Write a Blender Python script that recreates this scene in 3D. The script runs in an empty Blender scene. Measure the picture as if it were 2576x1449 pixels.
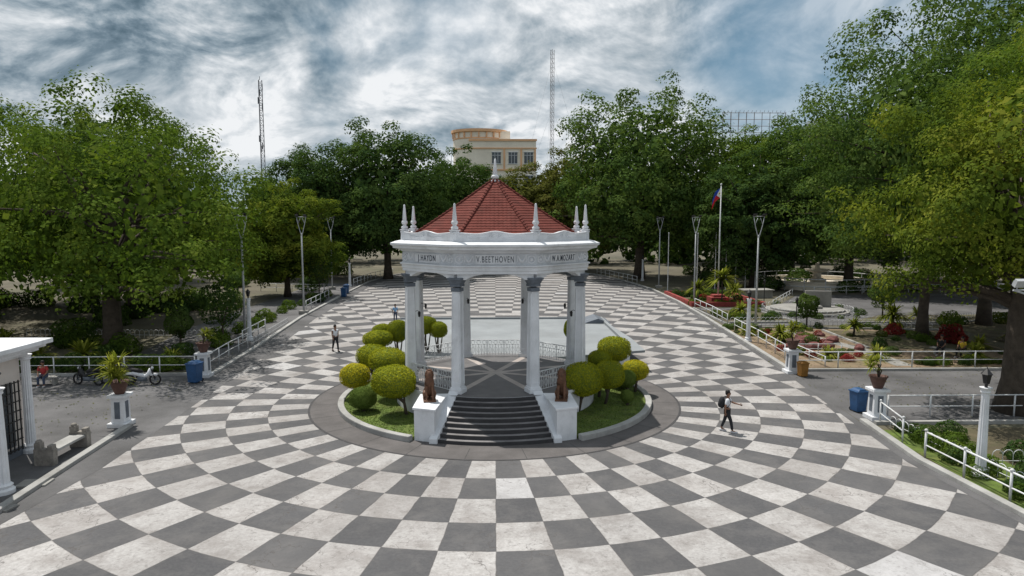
import bpy, math, random
import numpy as np
from mathutils import Vector, Matrix, Euler
random.seed(7)
SC=bpy.context.scene; COL=bpy.context.collection
SC.view_settings.view_transform='Standard'; SC.view_settings.look='None'; SC.view_settings.exposure=0
rad=math.radians; sin=math.sin; cos=math.cos; pi=math.pi

# ------------------------------------------------------------ camera
cam=bpy.data.objects.new("camera",bpy.data.cameras.new("camera")); COL.objects.link(cam)
cam.location=(0,-31.8,8.4); cam.rotation_euler=(rad(84.36),0,rad(-1.4)); cam.data.lens=24
cam.data.clip_end=6000; SC.camera=cam

# ------------------------------------------------------------ node helpers
class NT:
    def __init__(s,nt): s.nt=nt; s.N=nt.nodes; s.L=nt.links
    def n(s,t,**k):
        x=s.N.new(t)
        for a,b in k.items(): setattr(x,a,b)
        return x
    def set(s,sock,v):
        if isinstance(v,bpy.types.NodeSocket): s.L.new(v,sock)
        else: sock.default_value=v
    def m(s,op,a,b=None,c=None,clamp=False):
        x=s.n("ShaderNodeMath",operation=op,use_clamp=clamp)
        for i,v in enumerate((a,b,c)):
            if v is not None: s.set(x.inputs[i],v)
        return x.outputs[0]
    def vm(s,op,a,b=None):
        x=s.n("ShaderNodeVectorMath",operation=op)
        s.set(x.inputs[0],a)
        if b is not None: s.set(x.inputs[1],b)
        return x.outputs[1] if op in('DOT_PRODUCT','LENGTH') else x.outputs[0]
    def noise(s,vec,scale,detail=4,rough=.55,dist=0):
        x=s.n("ShaderNodeTexNoise"); s.set(x.inputs["Vector"],vec)
        x.inputs["Scale"].default_value=scale; x.inputs["Detail"].default_value=detail
        x.inputs["Roughness"].default_value=rough; x.inputs["Distortion"].default_value=dist
        return x.outputs[0]
    def mr(s,v,a,b,c=0,d=1,smooth=False):
        x=s.n("ShaderNodeMapRange"); x.clamp=True
        if smooth: x.interpolation_type='SMOOTHSTEP'
        s.set(x.inputs[0],v)
        for i,q in enumerate((a,b,c,d)): x.inputs[i+1].default_value=q
        return x.outputs[0]
    def mix(s,f,a,b,mode='MIX'):
        x=s.n("ShaderNodeMix",data_type='RGBA',blend_type=mode)
        s.set(x.inputs[0],f); 
        for i,v in ((6,a),(7,b)):
            if isinstance(v,tuple) and len(v)==3: v=v+(1,)
            s.set(x.inputs[i],v)
        return x.outputs[2]
    def grey(s,v):
        x=s.n("ShaderNodeCombineColor")
        for i in range(3): s.L.new(v,x.inputs[i])
        return x.outputs[0]
    def ramp(s,f,stops):
        x=s.n("ShaderNodeValToRGB"); s.set(x.inputs[0],f); e=x.color_ramp.elements
        while len(e)<len(stops): e.new(.5)
        for i,(p,c) in enumerate(stops): e[i].position=p; e[i].color=tuple(c)+(1,)
        return x.outputs[0]
    def bump(s,h,strength=.3,dist=.02):
        x=s.n("ShaderNodeBump"); x.inputs["Strength"].default_value=strength; x.inputs["Distance"].default_value=dist
        s.L.new(h,x.inputs["Height"]); return x.outputs[0]
def newmat(name):
    m=bpy.data.materials.new(name); m.use_nodes=True; t=NT(m.node_tree)
    return m,t,m.node_tree.nodes["Principled BSDF"]
def pos(t): return t.n("ShaderNodeNewGeometry").outputs["Position"]
def mat(name,c,rough=.7,ns=3.0,amt=.25,bump=.15,bs=40,metal=0,dirt=None,spec=.4):
    """procedural surface: two scales of mottling, optional grime, fine bump"""
    m,t,b=newmat(name); p=pos(t)
    a=t.noise(p,ns,4,.6); f=t.noise(p,bs,2,.6)
    v=t.m('ADD',t.mr(a,.3,.7,1-amt,1+amt*.5),t.mr(f,.3,.7,-amt*.25,amt*.25))
    col=t.mix(1.0,c,t.grey(v),'MULTIPLY')
    if dirt:
        g=t.noise(p,ns*.6,5,.7,.6)
        mp=t.n("ShaderNodeMapping"); t.L.new(p,mp.inputs[0]); mp.inputs["Scale"].default_value=(6,6,.7)
        g2=t.noise(mp.outputs[0],1.0,4,.6)
        k=t.m('MULTIPLY',t.mr(g,.48,.72,0,.7),t.mr(g2,.35,.65,.3,1))
        col=t.mix(k,col,dirt)
    t.L.new(col,b.inputs["Base Color"]); b.inputs["Roughness"].default_value=rough
    b.inputs["Metallic"].default_value=metal; b.inputs["Specular IOR Level"].default_value=spec
    if bump: t.L.new(t.bump(f,bump,.02),b.inputs["Normal"])
    return m

M={}
M['white']=mat("white_paint",(.70,.72,.755),.6,1.2,.13,.12,30,dirt=(.38,.39,.40))
M['frieze']=mat("weathered_white",(.56,.59,.63),.7,2.5,.2,.12,30,dirt=(.40,.41,.42))
M['whitewood']=mat("white_metal_paint",(.64,.66,.68),.55,4,.15,.05,30,dirt=(.36,.32,.28))
M['capital']=mat("slate_grey_paint",(.125,.145,.175),.65,4,.25,.15)
M['roof']=mat("red_tile",(.155,.046,.037),.85,2.2,.30,.10,25,dirt=(.09,.040,.034),spec=.1)
M['roofridge']=mat("red_ridge",(.130,.038,.031),.85,3,.3,.15,spec=.1)
M['letter']=mat("dark_lettering",(.05,.062,.085),.6,5,.1,0)
M['step']=mat("grey_granolithic",(.225,.217,.22),.85,1.4,.35,.4,60)
M['nosing']=mat("step_nosing",(.048,.047,.05),.8,3,.3,.3,60)
M['stage']=mat("pale_grey_deck",(.25,.27,.285),.8,.5,.18,.15,20,dirt=(.18,.19,.195))
M['kerb']=mat("kerb_concrete",(.36,.36,.35),.85,1.0,.3,.4,40,dirt=(.18,.17,.16))
M['concrete']=mat("pale_concrete",(.29,.285,.27),.9,.8,.3,.4,50,dirt=(.15,.145,.135))
M['asphalt']=mat("side_asphalt",(.115,.114,.118),.9,.35,.45,.5,30,dirt=(.070,.069,.070))
M['ground']=mat("ground_mixed",(.125,.112,.08),.95,.12,.5,.5,8,dirt=(.06,.078,.03))
M['soil']=mat("dry_soil",(.225,.165,.11),.95,.5,.4,.6,20,dirt=(.075,.10,.03))
M['lawn']=mat("lawn",(.10,.150,.026),.95,1.6,.55,.8,50,dirt=(.18,.17,.05))
M['rough']=mat("rough_planting",(.105,.088,.052),.95,.7,.5,.8,30,dirt=(.065,.11,.024))
M['bark']=mat("bark",(.080,.064,.050),.95,3,.4,.8,25)
M['bronze']=mat("bronze_brown",(.135,.066,.038),.6,6,.5,.4,30,metal=.15)
M['black']=mat("black_iron",(.015,.015,.017),.5,6,.2,.1)
M['steel']=mat("galvanised",(.44,.46,.48),.5,5,.2,.05,metal=.1)
M['glass']=mat("lamp_glass",(.55,.58,.6),.3,6,.05,0)
M['redp']=mat("red_painted_concrete",(.28,.05,.045),.8,2,.3,.3)
M['cream']=mat("cream_render",(.84,.77,.66),.85,.25,.12,.1,3,dirt=(.66,.59,.50))
M['kioskw']=mat("kiosk_plaster",(.66,.61,.57),.8,1,.12,.15,dirt=(.50,.46,.43))
M['orange']=mat("ochre_trim",(.78,.46,.26),.8,.3,.15,.1)
M['bluebin']=mat("blue_plastic",(.022,.08,.20),.5,4,.25,.1)
M['yellowbin']=mat("orange_plastic",(.28,.13,.02),.6,4,.3,.1)
M['terra']=mat("terracotta_dark",(.11,.06,.048),.8,5,.3,.2)
M['window']=mat("window_dark",(.05,.065,.08),.2,1,.2,0,spec=.6)
M['skin']=mat("skin",(.24,.125,.08),.6,8,.1,0)
M['hair']=mat("black_hair",(.012,.01,.01),.7,20,.3,.2)
M['wshirt']=mat("white_cotton",(.66,.68,.72),.9,8,.1,.2)
M['bshirt']=mat("light_blue_cotton",(.22,.40,.62),.9,8,.15,.2)
M['rshirt']=mat("red_cotton",(.38,.04,.04),.9,8,.15,.2)
M['yshirt']=mat("yellow_cotton",(.62,.42,.04),.9,8,.15,.2)
M['dark']=mat("dark_cloth",(.022,.023,.028),.9,8,.2,.2)
M['jean']=mat("denim",(.05,.07,.12),.9,8,.2,.2)
M['shoe']=mat("pale_shoe",(.5,.5,.52),.7,8,.1,.1)
M['rock']=mat("reddish_rock",(.16,.06,.055),.85,3,.5,.8,12)
M['tealglass']=mat("teal_cladding",(.16,.46,.44),.4,.3,.2,0)
M['greyb']=mat("grey_cladding",(.35,.40,.45),.6,.2,.2,0)
M['rubber']=mat("rubber",(.014,.014,.015),.8,10,.2,.2)
M['flagr']=mat("flag_red",(.60,.02,.03),.85,3,.1,0)
M['flagb']=mat("flag_blue",(.02,.07,.45),.85,3,.1,0)
M['flagw']=mat("flag_white",(.8,.8,.8),.85,3,.1,0)
M['stone']=mat("grey_cast_stone",(.27,.25,.225),.9,3,.4,.8,18,dirt=(.10,.092,.085))
M['apron']=mat("apron_concrete",(.112,.104,.103),.85,.9,.3,.4,50,dirt=(.078,.073,.072))
M['mastr']=mat("mast_paint",(.24,.22,.22),.7,.2,.3,0)
M['mastd']=mat("dark_mast_paint",(.13,.14,.16),.7,.2,.3,0)

def floor_mat():
    m,t,b=newmat("gazebo_floor"); p=pos(t); s=t.n("ShaderNodeSeparateXYZ"); t.L.new(p,s.inputs[0])
    X,Y=s.outputs[0],s.outputs[1]
    A=t.m('ARCTAN2',X,Y); R=t.m('SQRT',t.m('ADD',t.m('MULTIPLY',X,X),t.m('MULTIPLY',Y,Y)))
    k=t.m('SUBTRACT',t.m('FLOORED_MODULO',t.m('ADD',A,rad(45)),rad(45)),rad(22.5))
    w=t.m('ABSOLUTE',t.m('MULTIPLY',R,t.m('SINE',k)))
    line=t.m('MULTIPLY',t.m('LESS_THAN',w,.15),t.m('LESS_THAN',R,3.9))
    n=t.noise(p,2,5,.6)
    col=t.mix(line,t.ramp(n,[(.3,(.085,.082,.085)),(.7,(.13,.125,.127))]),t.ramp(n,[(.3,(.30,.26,.24)),(.7,(.46,.41,.38))]))
    t.L.new(col,b.inputs["Base Color"]); b.inputs["Roughness"].default_value=.6
    return m
M['floor']=floor_mat()

def plaza_mat():
    m,t,b=newmat("chequered_paving"); p=pos(t); s=t.n("ShaderNodeSeparateXYZ"); t.L.new(p,s.inputs[0])
    wob=t.m('MULTIPLY',t.m('SUBTRACT',t.noise(p,1.1,3),.5),.08)
    X,Y=s.outputs[0],s.outputs[1]
    R=t.m('SQRT',t.m('ADD',t.m('MULTIPLY',X,X),t.m('MULTIPLY',Y,Y)))
    A=t.m('ARCTAN2',X,t.m('MULTIPLY',Y,-1))
    rr=t.m('DIVIDE',t.m('SUBTRACT',t.m('ADD',R,wob),8.55),1.65); rk=t.m('FLOOR',rr)
    far=t.m('GREATER_THAN',rk,12.5)
    ns=t.m('ADD',64/(2*pi),t.m('MULTIPLY',far,64/(2*pi)))
    aa=t.m('ADD',t.m('MULTIPLY',A,ns),t.m('DIVIDE',wob,t.m('MAXIMUM',t.m('MULTIPLY',R,.1),.5))); ak=t.m('FLOOR',aa)
    par=t.m('FLOORED_MODULO',t.m('ADD',rk,ak),2)
    cv=t.n("ShaderNodeCombineXYZ"); t.L.new(rk,cv.inputs[0]); t.L.new(ak,cv.inputs[1])
    wn=t.n("ShaderNodeTexWhiteNoise",noise_dimensions='2D'); t.L.new(cv.outputs[0],wn.inputs[0]); rnd=wn.outputs[0]
    fr=t.m('FRACT',rr); fa=t.m('FRACT',aa)
    jr=t.m('MULTIPLY',t.m('MINIMUM',fr,t.m('SUBTRACT',1,fr)),1.65)
    ja=t.m('MULTIPLY',t.m('MINIMUM',fa,t.m('SUBTRACT',1,fa)),t.m('DIVIDE',R,ns))
    joint=t.mr(t.m('MINIMUM',jr,ja),.008,.022,.5,0)
    n1=t.noise(p,.22,4,.6,.4); n2=t.noise(p,.8,7,.72,.25); n3=t.noise(p,10,4,.75); n5=t.noise(p,3.6,6,.8)
    w0=t.mix(t.mr(n3,.35,.65),(.345,.335,.33),(.46,.45,.447))
    w1=t.mix(t.mr(n2,.43,.64,0,.72),w0,(.225,.207,.198))
    w2=t.mix(t.mr(rnd,.975,.98,0,.35),w1,(.52,.53,.56))
    w3=t.mix(t.mr(rnd,0.0,.6,.38,0),w2,(.25,.232,.224))
    w4=t.mix(t.mr(n5,.54,.64,0,.52),w3,(.165,.155,.15))
    g0=t.mix(t.mr(n3,.3,.7),(.070,.071,.077),(.102,.102,.107))
    g1=t.mix(t.mr(rnd,0,1,0,.55),g0,(.122,.120,.123))
    g2=t.mix(t.mr(n2,.46,.68,0,.65),g1,(.152,.147,.146))
    col=t.mix(par,g2,w4)
    v=t.n("ShaderNodeTexVoronoi",feature='DISTANCE_TO_EDGE'); v.inputs["Scale"].default_value=.7
    nn=t.n("ShaderNodeTexNoise"); t.L.new(p,nn.inputs["Vector"]); nn.inputs["Scale"].default_value=2.2; nn.inputs["Detail"].default_value=4
    t.L.new(t.vm('ADD',p,nn.outputs[1]),v.inputs["Vector"])
    crack=t.m('MULTIPLY',t.mr(v.outputs[0],.002,.013,1,0),t.mr(n1,.48,.58,0,.7))
    col=t.mix(crack,col,(.08,.073,.07))
    col=t.mix(joint,col,(.085,.08,.078))
    col=t.mix(1.0,col,t.grey(t.mr(n1,.3,.7,.80,1.06)),'MULTIPLY')
    t.L.new(col,b.inputs["Base Color"]); b.inputs["Roughness"].default_value=.88; b.inputs["Specular IOR Level"].default_value=.25
    h=t.m('ADD',t.m('MULTIPLY',n3,.7),t.m('MULTIPLY',joint,-.8))
    t.L.new(t.bump(h,.4,.02),b.inputs["Normal"])
    return m
M['plaza']=plaza_mat()

def leafmat(name,dark,mid,light,trans=.28,rn=.22):
    m=bpy.data.materials.new(name); m.use_nodes=True; t=NT(m.node_tree)
    for x in list(t.N): t.N.remove(x)
    out=t.n("ShaderNodeOutputMaterial"); g=t.n("ShaderNodeNewGeometry"); p=g.outputs["Position"]
    r=g.outputs["Random Per Island"]
    big=t.noise(p,.40,2,.6)
    v=t.m('ADD',t.m('MULTIPLY',r,rn),t.m('MULTIPLY',t.mr(big,.32,.68),1-rn))
    col=t.ramp(v,[(.1,dark),(.5,mid),(.95,light)])
    d=t.n("ShaderNodeBsdfDiffuse"); t.L.new(col,d.inputs["Color"])
    tr=t.n("ShaderNodeBsdfTranslucent"); t.L.new(t.mix(1.0,col,(1.3,1.4,.65),'MULTIPLY'),tr.inputs[0])
    mx=t.n("ShaderNodeMixShader"); mx.inputs[0].default_value=trans
    t.L.new(d.outputs[0],mx.inputs[1]); t.L.new(tr.outputs[0],mx.inputs[2]); t.L.new(mx.outputs[0],out.inputs[0])
    return m
M['leafA']=leafmat("foliage_olive",(.042,.074,.014),(.088,.140,.024),(.165,.21,.036))
M['leafB']=leafmat("foliage_deep",(.028,.056,.020),(.055,.096,.028),(.10,.148,.040))
M['leafC']=leafmat("foliage_yellow",(.044,.074,.014),(.104,.145,.022),(.215,.230,.034))
M['leafD']=leafmat("foliage_mid",(.034,.066,.020),(.074,.122,.032),(.135,.185,.048))
M['leafR']=leafmat("foliage_bronze",(.05,.056,.018),(.10,.11,.028),(.165,.165,.045))
M['leafRed']=leafmat("foliage_red",(.09,.015,.015),(.2,.03,.03),(.3,.05,.05))
M['topi']=leafmat("topiary_olive",(.125,.155,.014),(.245,.268,.020),(.40,.395,.032),.10,.5)
M['topiY']=leafmat("topiary_yellow",(.24,.22,.012),(.40,.36,.022),(.58,.50,.035),.10,.6)
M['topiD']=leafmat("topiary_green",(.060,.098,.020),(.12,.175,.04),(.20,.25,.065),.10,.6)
M['agave']=leafmat("blade_leaf",(.06,.08,.01),(.17,.20,.03),(.36,.36,.07),.25,.5)

# ------------------------------------------------------------ mesh builder
class MB:
    def __init__(s): s.v=[]; s.f=[]; s.mi=[]; s.sm=[]; s.cur=0; s.smooth=False
    def add(s,vs,fs):
        o=len(s.v); s.v+= [tuple(x) for x in vs]
        for f in fs: s.f.append([i+o for i in f]); s.mi.append(s.cur); s.sm.append(s.smooth)
        return s
    def box(s,c,d,rz=0,top=(1,1),rx=0,ry=0):
        vs=[]
        for z in (-1,1):
            k=top if z>0 else (1,1)
            for x,y in ((-1,-1),(1,-1),(1,1),(-1,1)): vs.append(Vector((x*d[0]/2*k[0],y*d[1]/2*k[1],z*d[2]/2)))
        R=Euler((rx,ry,rz)).to_matrix(); vs=[R@a+Vector(c) for a in vs]
        return s.add(vs,[(3,2,1,0),(4,5,6,7),(0,1,5,4),(1,2,6,5),(2,3,7,6),(3,0,4,7)])
    def lathe(s,prof,n=16,ph=0,c=(0,0,0),cap0=True,cap1=True,sx=1,sy=1):
        vs=[];fs=[]
        for r,z in prof:
            for i in range(n):
                a=ph+2*pi*i/n; vs.append((c[0]+r*cos(a)*sx,c[1]+r*sin(a)*sy,c[2]+z))
        for j in range(len(prof)-1):
            for i in range(n):
                k=(i+1)%n; fs.append((j*n+i,j*n+k,(j+1)*n+k,(j+1)*n+i))
        if cap0: fs.append(tuple(reversed(range(n))))
        if cap1: fs.append(tuple(range((len(prof)-1)*n,len(prof)*n)))
        return s.add(vs,fs)
    def tube(s,pts,r,n=6,cap=True):
        pts=[Vector(p) for p in pts]
        if not hasattr(r,'__len__'): r=[r]*len(pts)
        vs=[];fs=[];up=None
        for i,p in enumerate(pts):
            d=(pts[min(i+1,len(pts)-1)]-pts[max(i-1,0)]).normalized()
            if up is None:
                up=Vector((0,0,1)) if abs(d.z)<.9 else Vector((1,0,0))
            a=d.cross(up).normalized(); b=d.cross(a).normalized(); up=-b if b.length else up
            for k in range(n):
                t=2*pi*k/n; vs.append(p+(a*cos(t)+b*sin(t))*r[i])
        for j in range(len(pts)-1):
            for k in range(n):
                q=(k+1)%n; fs.append((j*n+k,j*n+q,(j+1)*n+q,(j+1)*n+k))
        if cap: fs.append(tuple(reversed(range(n)))); fs.append(tuple(range((len(pts)-1)*n,len(pts)*n)))
        return s.add(vs,fs)
    def prism(s,poly,z0,z1):
        n=len(poly); vs=[(x,y,z0) for x,y in poly]+[(x,y,z1) for x,y in poly]
        fs=[tuple(reversed(range(n))),tuple(range(n,2*n))]+[(i,(i+1)%n,(i+1)%n+n,i+n) for i in range(n)]
        return s.add(vs,fs)
    def slab(s,poly3,off):
        n=len(poly3); o=Vector(off); vs=[Vector(p) for p in poly3]; vs+=[p+o for p in vs]
        fs=[tuple(reversed(range(n))),tuple(range(n,2*n))]+[(i,(i+1)%n,(i+1)%n+n,i+n) for i in range(n)]
        return s.add(vs,fs)
    def ball(s,c,r,n=12,m=8):
        if not hasattr(r,'__len__'): r=(r,r,r)
        vs=[(c[0],c[1],c[2]-r[2])];fs=[]
        for j in range(1,m):
            f=-pi/2+pi*j/m
            for i in range(n): a=2*pi*i/n; vs.append((c[0]+r[0]*cos(f)*cos(a),c[1]+r[1]*cos(f)*sin(a),c[2]+r[2]*sin(f)))
        vs.append((c[0],c[1],c[2]+r[2])); T=len(vs)-1
        for i in range(n): fs.append((0,1+(i+1)%n,1+i)); fs.append((T,T-n+i,T-n+(i+1)%n))
        for j in range(m-2):
            for i in range(n): a=1+j*n+i; b_=1+j*n+(i+1)%n; fs.append((a,b_,b_+n,a+n))
        return s.add(vs,fs)
    def strip(s,poly,w0,w1,z0,z1):
        P=[Vector((x,y)) for x,y in poly]; n=len(P); vs=[]
        for i,p in enumerate(P):
            d=(P[min(i+1,n-1)]-P[max(i-1,0)]).normalized(); q=Vector((d.y,-d.x))
            a=p+q*w0; b_=p+q*w1
            vs+=[(a.x,a.y,z0),(b_.x,b_.y,z0),(b_.x,b_.y,z1),(a.x,a.y,z1)]
        fs=[(0,1,2,3),(4*n-1,4*n-2,4*n-3,4*n-4)]
        for i in range(n-1):
            for k in range(4): a=4*i+k; c=4*i+(k+1)%4; fs.append((a,a+4,c+4,c))
        return s.add(vs,fs)
    def mesh(s,name):
        me=bpy.data.meshes.new(name); me.from_pydata(s.v,[],s.f)
        me.polygons.foreach_set('material_index',s.mi); me.polygons.foreach_set('use_smooth',s.sm); me.update()
        return me
def mk(name,mb,mats,parent=None,loc=(0,0,0),rz=0,bevel=0,scale=None):
    me=mb.mesh(name) if isinstance(mb,MB) else mb
    if not isinstance(mats,(list,tuple)): mats=[mats]
    if len(me.materials)==0:
        for q in mats: me.materials.append(M[q] if isinstance(q,str) else q)
    o=bpy.data.objects.new(name,me); COL.objects.link(o); o.location=loc; o.rotation_euler=(0,0,rz)
    if scale is not None: o.scale=scale
    if parent: o.parent=parent
    if bevel:
        b=o.modifiers.new("b",'BEVEL'); b.width=bevel; b.segments=2; b.limit_method='ANGLE'; b.angle_limit=rad(40)
    return o
def tag(o,label,cat,group=None):
    o["label"]=label; o["category"]=cat
    if group: o["group"]=group
    return o
def empty(name,label,cat,loc=(0,0,0),rz=0,group=None):
    o=bpy.data.objects.new(name,None); COL.objects.link(o); o.location=loc; o.rotation_euler=(0,0,rz); o.empty_display_size=.3
    return tag(o,label,cat,group)
def structure(o): o["kind"]="structure"; return o
def clone(root,loc,rz=0,scale=None,label=None):
    def cp(o,par):
        c=o.copy(); COL.objects.link(c)
        if par: c.parent=par
        for ch in o.children: cp(ch,c)
        return c
    c=cp(root,None); c.location=loc; c.rotation_euler=(0,0,rz)
    if scale is not None: c.scale=scale if hasattr(scale,'__len__') else (scale,)*3
    if label: c["label"]=label
    return c

# ------------------------------------------------------------ ground, plaza
END=[(79,13.2),(83,9.8),(85.5,5.2),(86.3,0)]
EDL=[(-45,14.6),(-20,14.4),(-13,14.2),(-9,14.5),(-3,14.9),(4.5,15.3),(13,15.7),(27,16.7),(46,17.1),(62,17.2),(73,15.7)]+END
EDR=[(-45,15.8),(-20,15.3),(-13.7,14.95),(-9,14.7),(-3,15.4),(4.5,16.3),(13,17.0),(27,18.1),(38,18.8),(50,19.0),(58,18.4),(66,17.3),(73,15.8)]+END
def edge(side,y0=-99,y1=999):
    ED=EDL if side<0 else EDR
    ys=sorted(set([y for y,_ in ED if y0<y<y1]+[max(y0,-45),min(y1,86.3)]))
    return [(side*float(np.interp(y,[a for a,_ in ED],[b for _,b in ED])),y) for y in ys]
L_=edge(-1); R_=edge(1)
structure(mk("ground",MB().add([(-1500,-300,0),(1500,-300,0),(1500,2500,0),(-1500,2500,0)],[(0,1,2,3)]),'ground'))
pl=MB(); poly=R_+list(reversed(L_))[1:]
pl.add([(x,y,.012) for x,y in poly],[tuple(range(len(poly)))])
structure(mk("plaza_paving",pl,'plaza'))
for sd in(-1,1):
    b=MB(); E_=edge(sd,-45,86)
    W=[(float(np.interp(y,[-20,-13,-8,30],[.2,.5,1.25,1.2])) if sd<0 else .35) for x,y in E_]
    b.add([(x,y,.0165) for x,y in E_]+[(x-sd*w,y,.0165) for (x,y),w in zip(E_,W)],[(i,i+1,len(E_)+i+1,len(E_)+i) for i in range(len(E_)-1)])
    structure(mk("plaza_border",b,'asphalt'))
for sd in(-1,1):
    for a,b_ in ((-45,-4.2),(5.2,86.2)):
        k=MB(); k.strip(edge(sd,a,b_),0,sd*.28,0,.15); structure(mk("kerb",k,'kerb',bevel=.02))
def ringsheet(r0,r1,z,n=96):
    m=MB(); m.add([(r0*cos(2*pi*i/n),r0*sin(2*pi*i/n),z) for i in range(n)]+[(r1*cos(2*pi*i/n),r1*sin(2*pi*i/n),z) for i in range(n)],
      [(i,n+i,n+(i+1)%n,(i+1)%n) for i in range(n)]); return m
structure(mk("apron_pavement",ringsheet(2,8.55,.018),'apron'))
apj=MB()
for i in range(24):
    a=2*pi*(i+.5)/24
    apj.add([(r*cos(a)+w*sin(a),r*sin(a)-w*cos(a),.0215) for r,w in((7.3,-.012),(8.46,-.012),(8.46,.012),(7.3,.012))],[(0,1,2,3)])
apj.add([(8.47*cos(2*pi*i/96),8.47*sin(2*pi*i/96),.0215) for i in range(96)]+[(8.56*cos(2*pi*i/96),8.56*sin(2*pi*i/96),.0215) for i in range(96)],[(i,96+i,96+(i+1)%96,(i+1)%96) for i in range(96)])
structure(mk("apron_joints",apj,'nosing'))
def sheet(name,poly,z,m): 
    s=MB(); s.add([(x,y,z) for x,y in poly],[tuple(range(len(poly)))]); return structure(mk(name,s,m))
sheet("side_path",[(-60,-4.6),(-14.8,-4.6),(-15.2,5.2),(-60,5.2)],.006,'asphalt')
sheet("side_pavement",[(-22,-45),(-14.6,-45),(-14.2,-13),(-14.8,-4.6),(-22,-4.6)],.010,'asphalt')
sheet("side_path",[(15.3,-4.4),(60,-4.4),(60,5.4),(16.3,5.4)],.006,'asphalt')
sheet("side_pavement",[(-15.5,6.4),(-22,6.4),(-24,22),(-24,60),(-17.2,60),(-16.8,27)],.006,'asphalt')
sheet("garden_soil",[(17.0,6.2),(33,6.2),(34,19),(19,21),(17.6,19)],.010,'soil')
sheet("garden_soil",[(15.0,-5.2),(32,-5.2),(32,-40),(15.1,-40)],.008,'rough')
sheet("garden_lawn",[(15.3,-5.4),(17.6,-5.4),(18.2,-16),(15.3,-16)],.016,'lawn')
sheet("garden_path",[(18.6,22),(36,22),(40,27),(60,29),(60,46),(34,44),(27,33),(18.9,33)],.012,'asphalt')
sheet("garden_lawn",[(29,23.5),(38,23),(48,28),(34,27.5)],.016,'rough')
sheet("garden_lawn",[(24.5,12),(33,11),(33.5,18.5),(25,19.5)],.014,'rough')
sheet("garden_lawn",[(19.2,23.5),(25,23.5),(24.2,31.5),(19.4,31.5)],.020,'rough')
sheet("garden_path",[(23.2,6.6),(24.3,6.6),(24.4,12),(22.6,20),(21.6,20),(23.4,12)],.018,'concrete')
sheet("garden_lawn",[(34,7),(60,7),(60,26),(42,26),(36,20)],.010,'rough')
for sd in(-1,1):
    k=MB(); k.strip([(sd*16.2,5.3),(sd*34,5.3)],0,-.2,0,.14); structure(mk("kerb",k,'kerb'))
    k=MB(); k.strip([(sd*15.7,-4.5),(sd*34,-4.5)] if sd>0 else [(-60,-4.75),(-22.2,-4.75)],0,.2,0,.14); structure(mk("kerb",k,'kerb'))
for P_ in ([(19.3,21.2),(34.2,19.4)],[(29,23.4),(38,22.9),(48,27.9)],[(18.7,22.2),(18.9,32.8)],[(24.5,12),(25,19.4)],[(19.2,23.4),(25,23.4),(24.2,31.5)]):
    k=MB(); k.strip(P_,0,.15,0,.12); structure(mk("garden_kerb",k,'kerb'))

# ------------------------------------------------------------ gazebo
GZ=empty("gazebo","white octagonal bandstand with red tiled roof and dark steps","bandstand",(0,0,0))
O8=rad(22.5); H0=1.25
p=MB(); p.lathe([(4.62,0),(4.62,H0-.12),(4.72,H0-.12),(4.72,H0-.002)],64,0); mk("podium",p,'white',GZ)
p=MB(); p.add([(4.70*cos(2*pi*i/64),4.70*sin(2*pi*i/64),H0) for i in range(64)],[tuple(range(64))]); mk("floor",p,'floor',GZ)
st=MB(); nsx=MB(); NS=9; rise=H0/NS
def arcx(r,halfw,n=14):
    a=math.asin(halfw/r); return [(r*sin(-a+2*a*i/n),-r*cos(-a+2*a*i/n)) for i in range(n+1)]
for k in range(NS):
    z1=rise*(k+1)-(.003 if k==NS-1 else 0); ro=6.95-.27*k; hw=2.22-(k)*.075
    o=arcx(ro,hw); i_=arcx(3.9 if k==NS-1 else ro-.30,hw-.02)
    st.prism(o+list(reversed(i_)),0 if k==0 else rise*k,z1)
    n1=arcx(ro+.012,hw); n2=arcx(ro-.035,hw)
    nsx.prism(n1+list(reversed(n2)),z1-rise+.01,z1+.006)
stp=mk("stairs",st,'step',GZ); mk("stair_nosing",nsx,'nosing',stp)
for sd in(-1,1):
    w=MB()
    w.prism([(sd*2.32,-6.55),(sd*3.12,-6.25),(sd*3.05,-4.25),(sd*2.0,-4.2)][::(1 if sd>0 else -1)],0,1.22)
    w.prism([(sd*2.27,-6.62),(sd*3.18,-6.29),(sd*3.10,-4.22),(sd*1.95,-4.18)][::(1 if sd>0 else -1)],1.22,1.31)
    mk("stair_pedestal",w,'white',GZ,bevel=.015)
    y0,y1=-6.72,-4.0; xi0,xi1=sd*2.22,sd*1.52; t_=sd*.30
    A=[(xi0,y0,0),(xi1,y1,0),(xi1,y1,H0+.12),(xi0,y0,.20)]
    B=[(xi0+t_,y0+.05,0),(xi1+t_*1.4,y1,0),(xi1+t_*1.4,y1,H0+.12),(xi0+t_,y0+.05,.20)]
    c=MB().add(A+B,[(0,1,2,3),(7,6,5,4),(0,3,7,4),(3,2,6,7),(2,1,5,6),(1,0,4,5)])
    mk("stair_cheek",c,'white',GZ,bevel=.015)
def column_meshes():
    b=MB(); b.box((0,0,.09),(.56,.56,.18)); b.box((0,0,.22),(.50,.50,.08),top=(.95,.95))
    s=MB(); s.box((0,0,2.25),(.41,.41,4.0),top=(.80,.80))
    for k in range(4):
        R=Matrix.Rotation(k*pi/2,3,'Z')
        for q in(-1,1):
            s.tube([R@Vector((q*.172,.198,.35)),R@Vector((q*.136,.160,4.15))],[.032,.026],4)
        s.tube([R@Vector((-.16,.192,.42)),R@Vector((.16,.192,.42))],.028,4)
    c=MB(); c.box((0,0,4.33),(.40,.40,.16)); c.box((0,0,4.50),(.46,.46,.10)); c.box((0,0,4.64),(.42,.42,.2),top=(1.4,1.4)); c.box((0,0,4.78),(.64,.64,.08))
    return b.mesh("base"),s.mesh("shaft"),c.mesh("capital")
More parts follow.
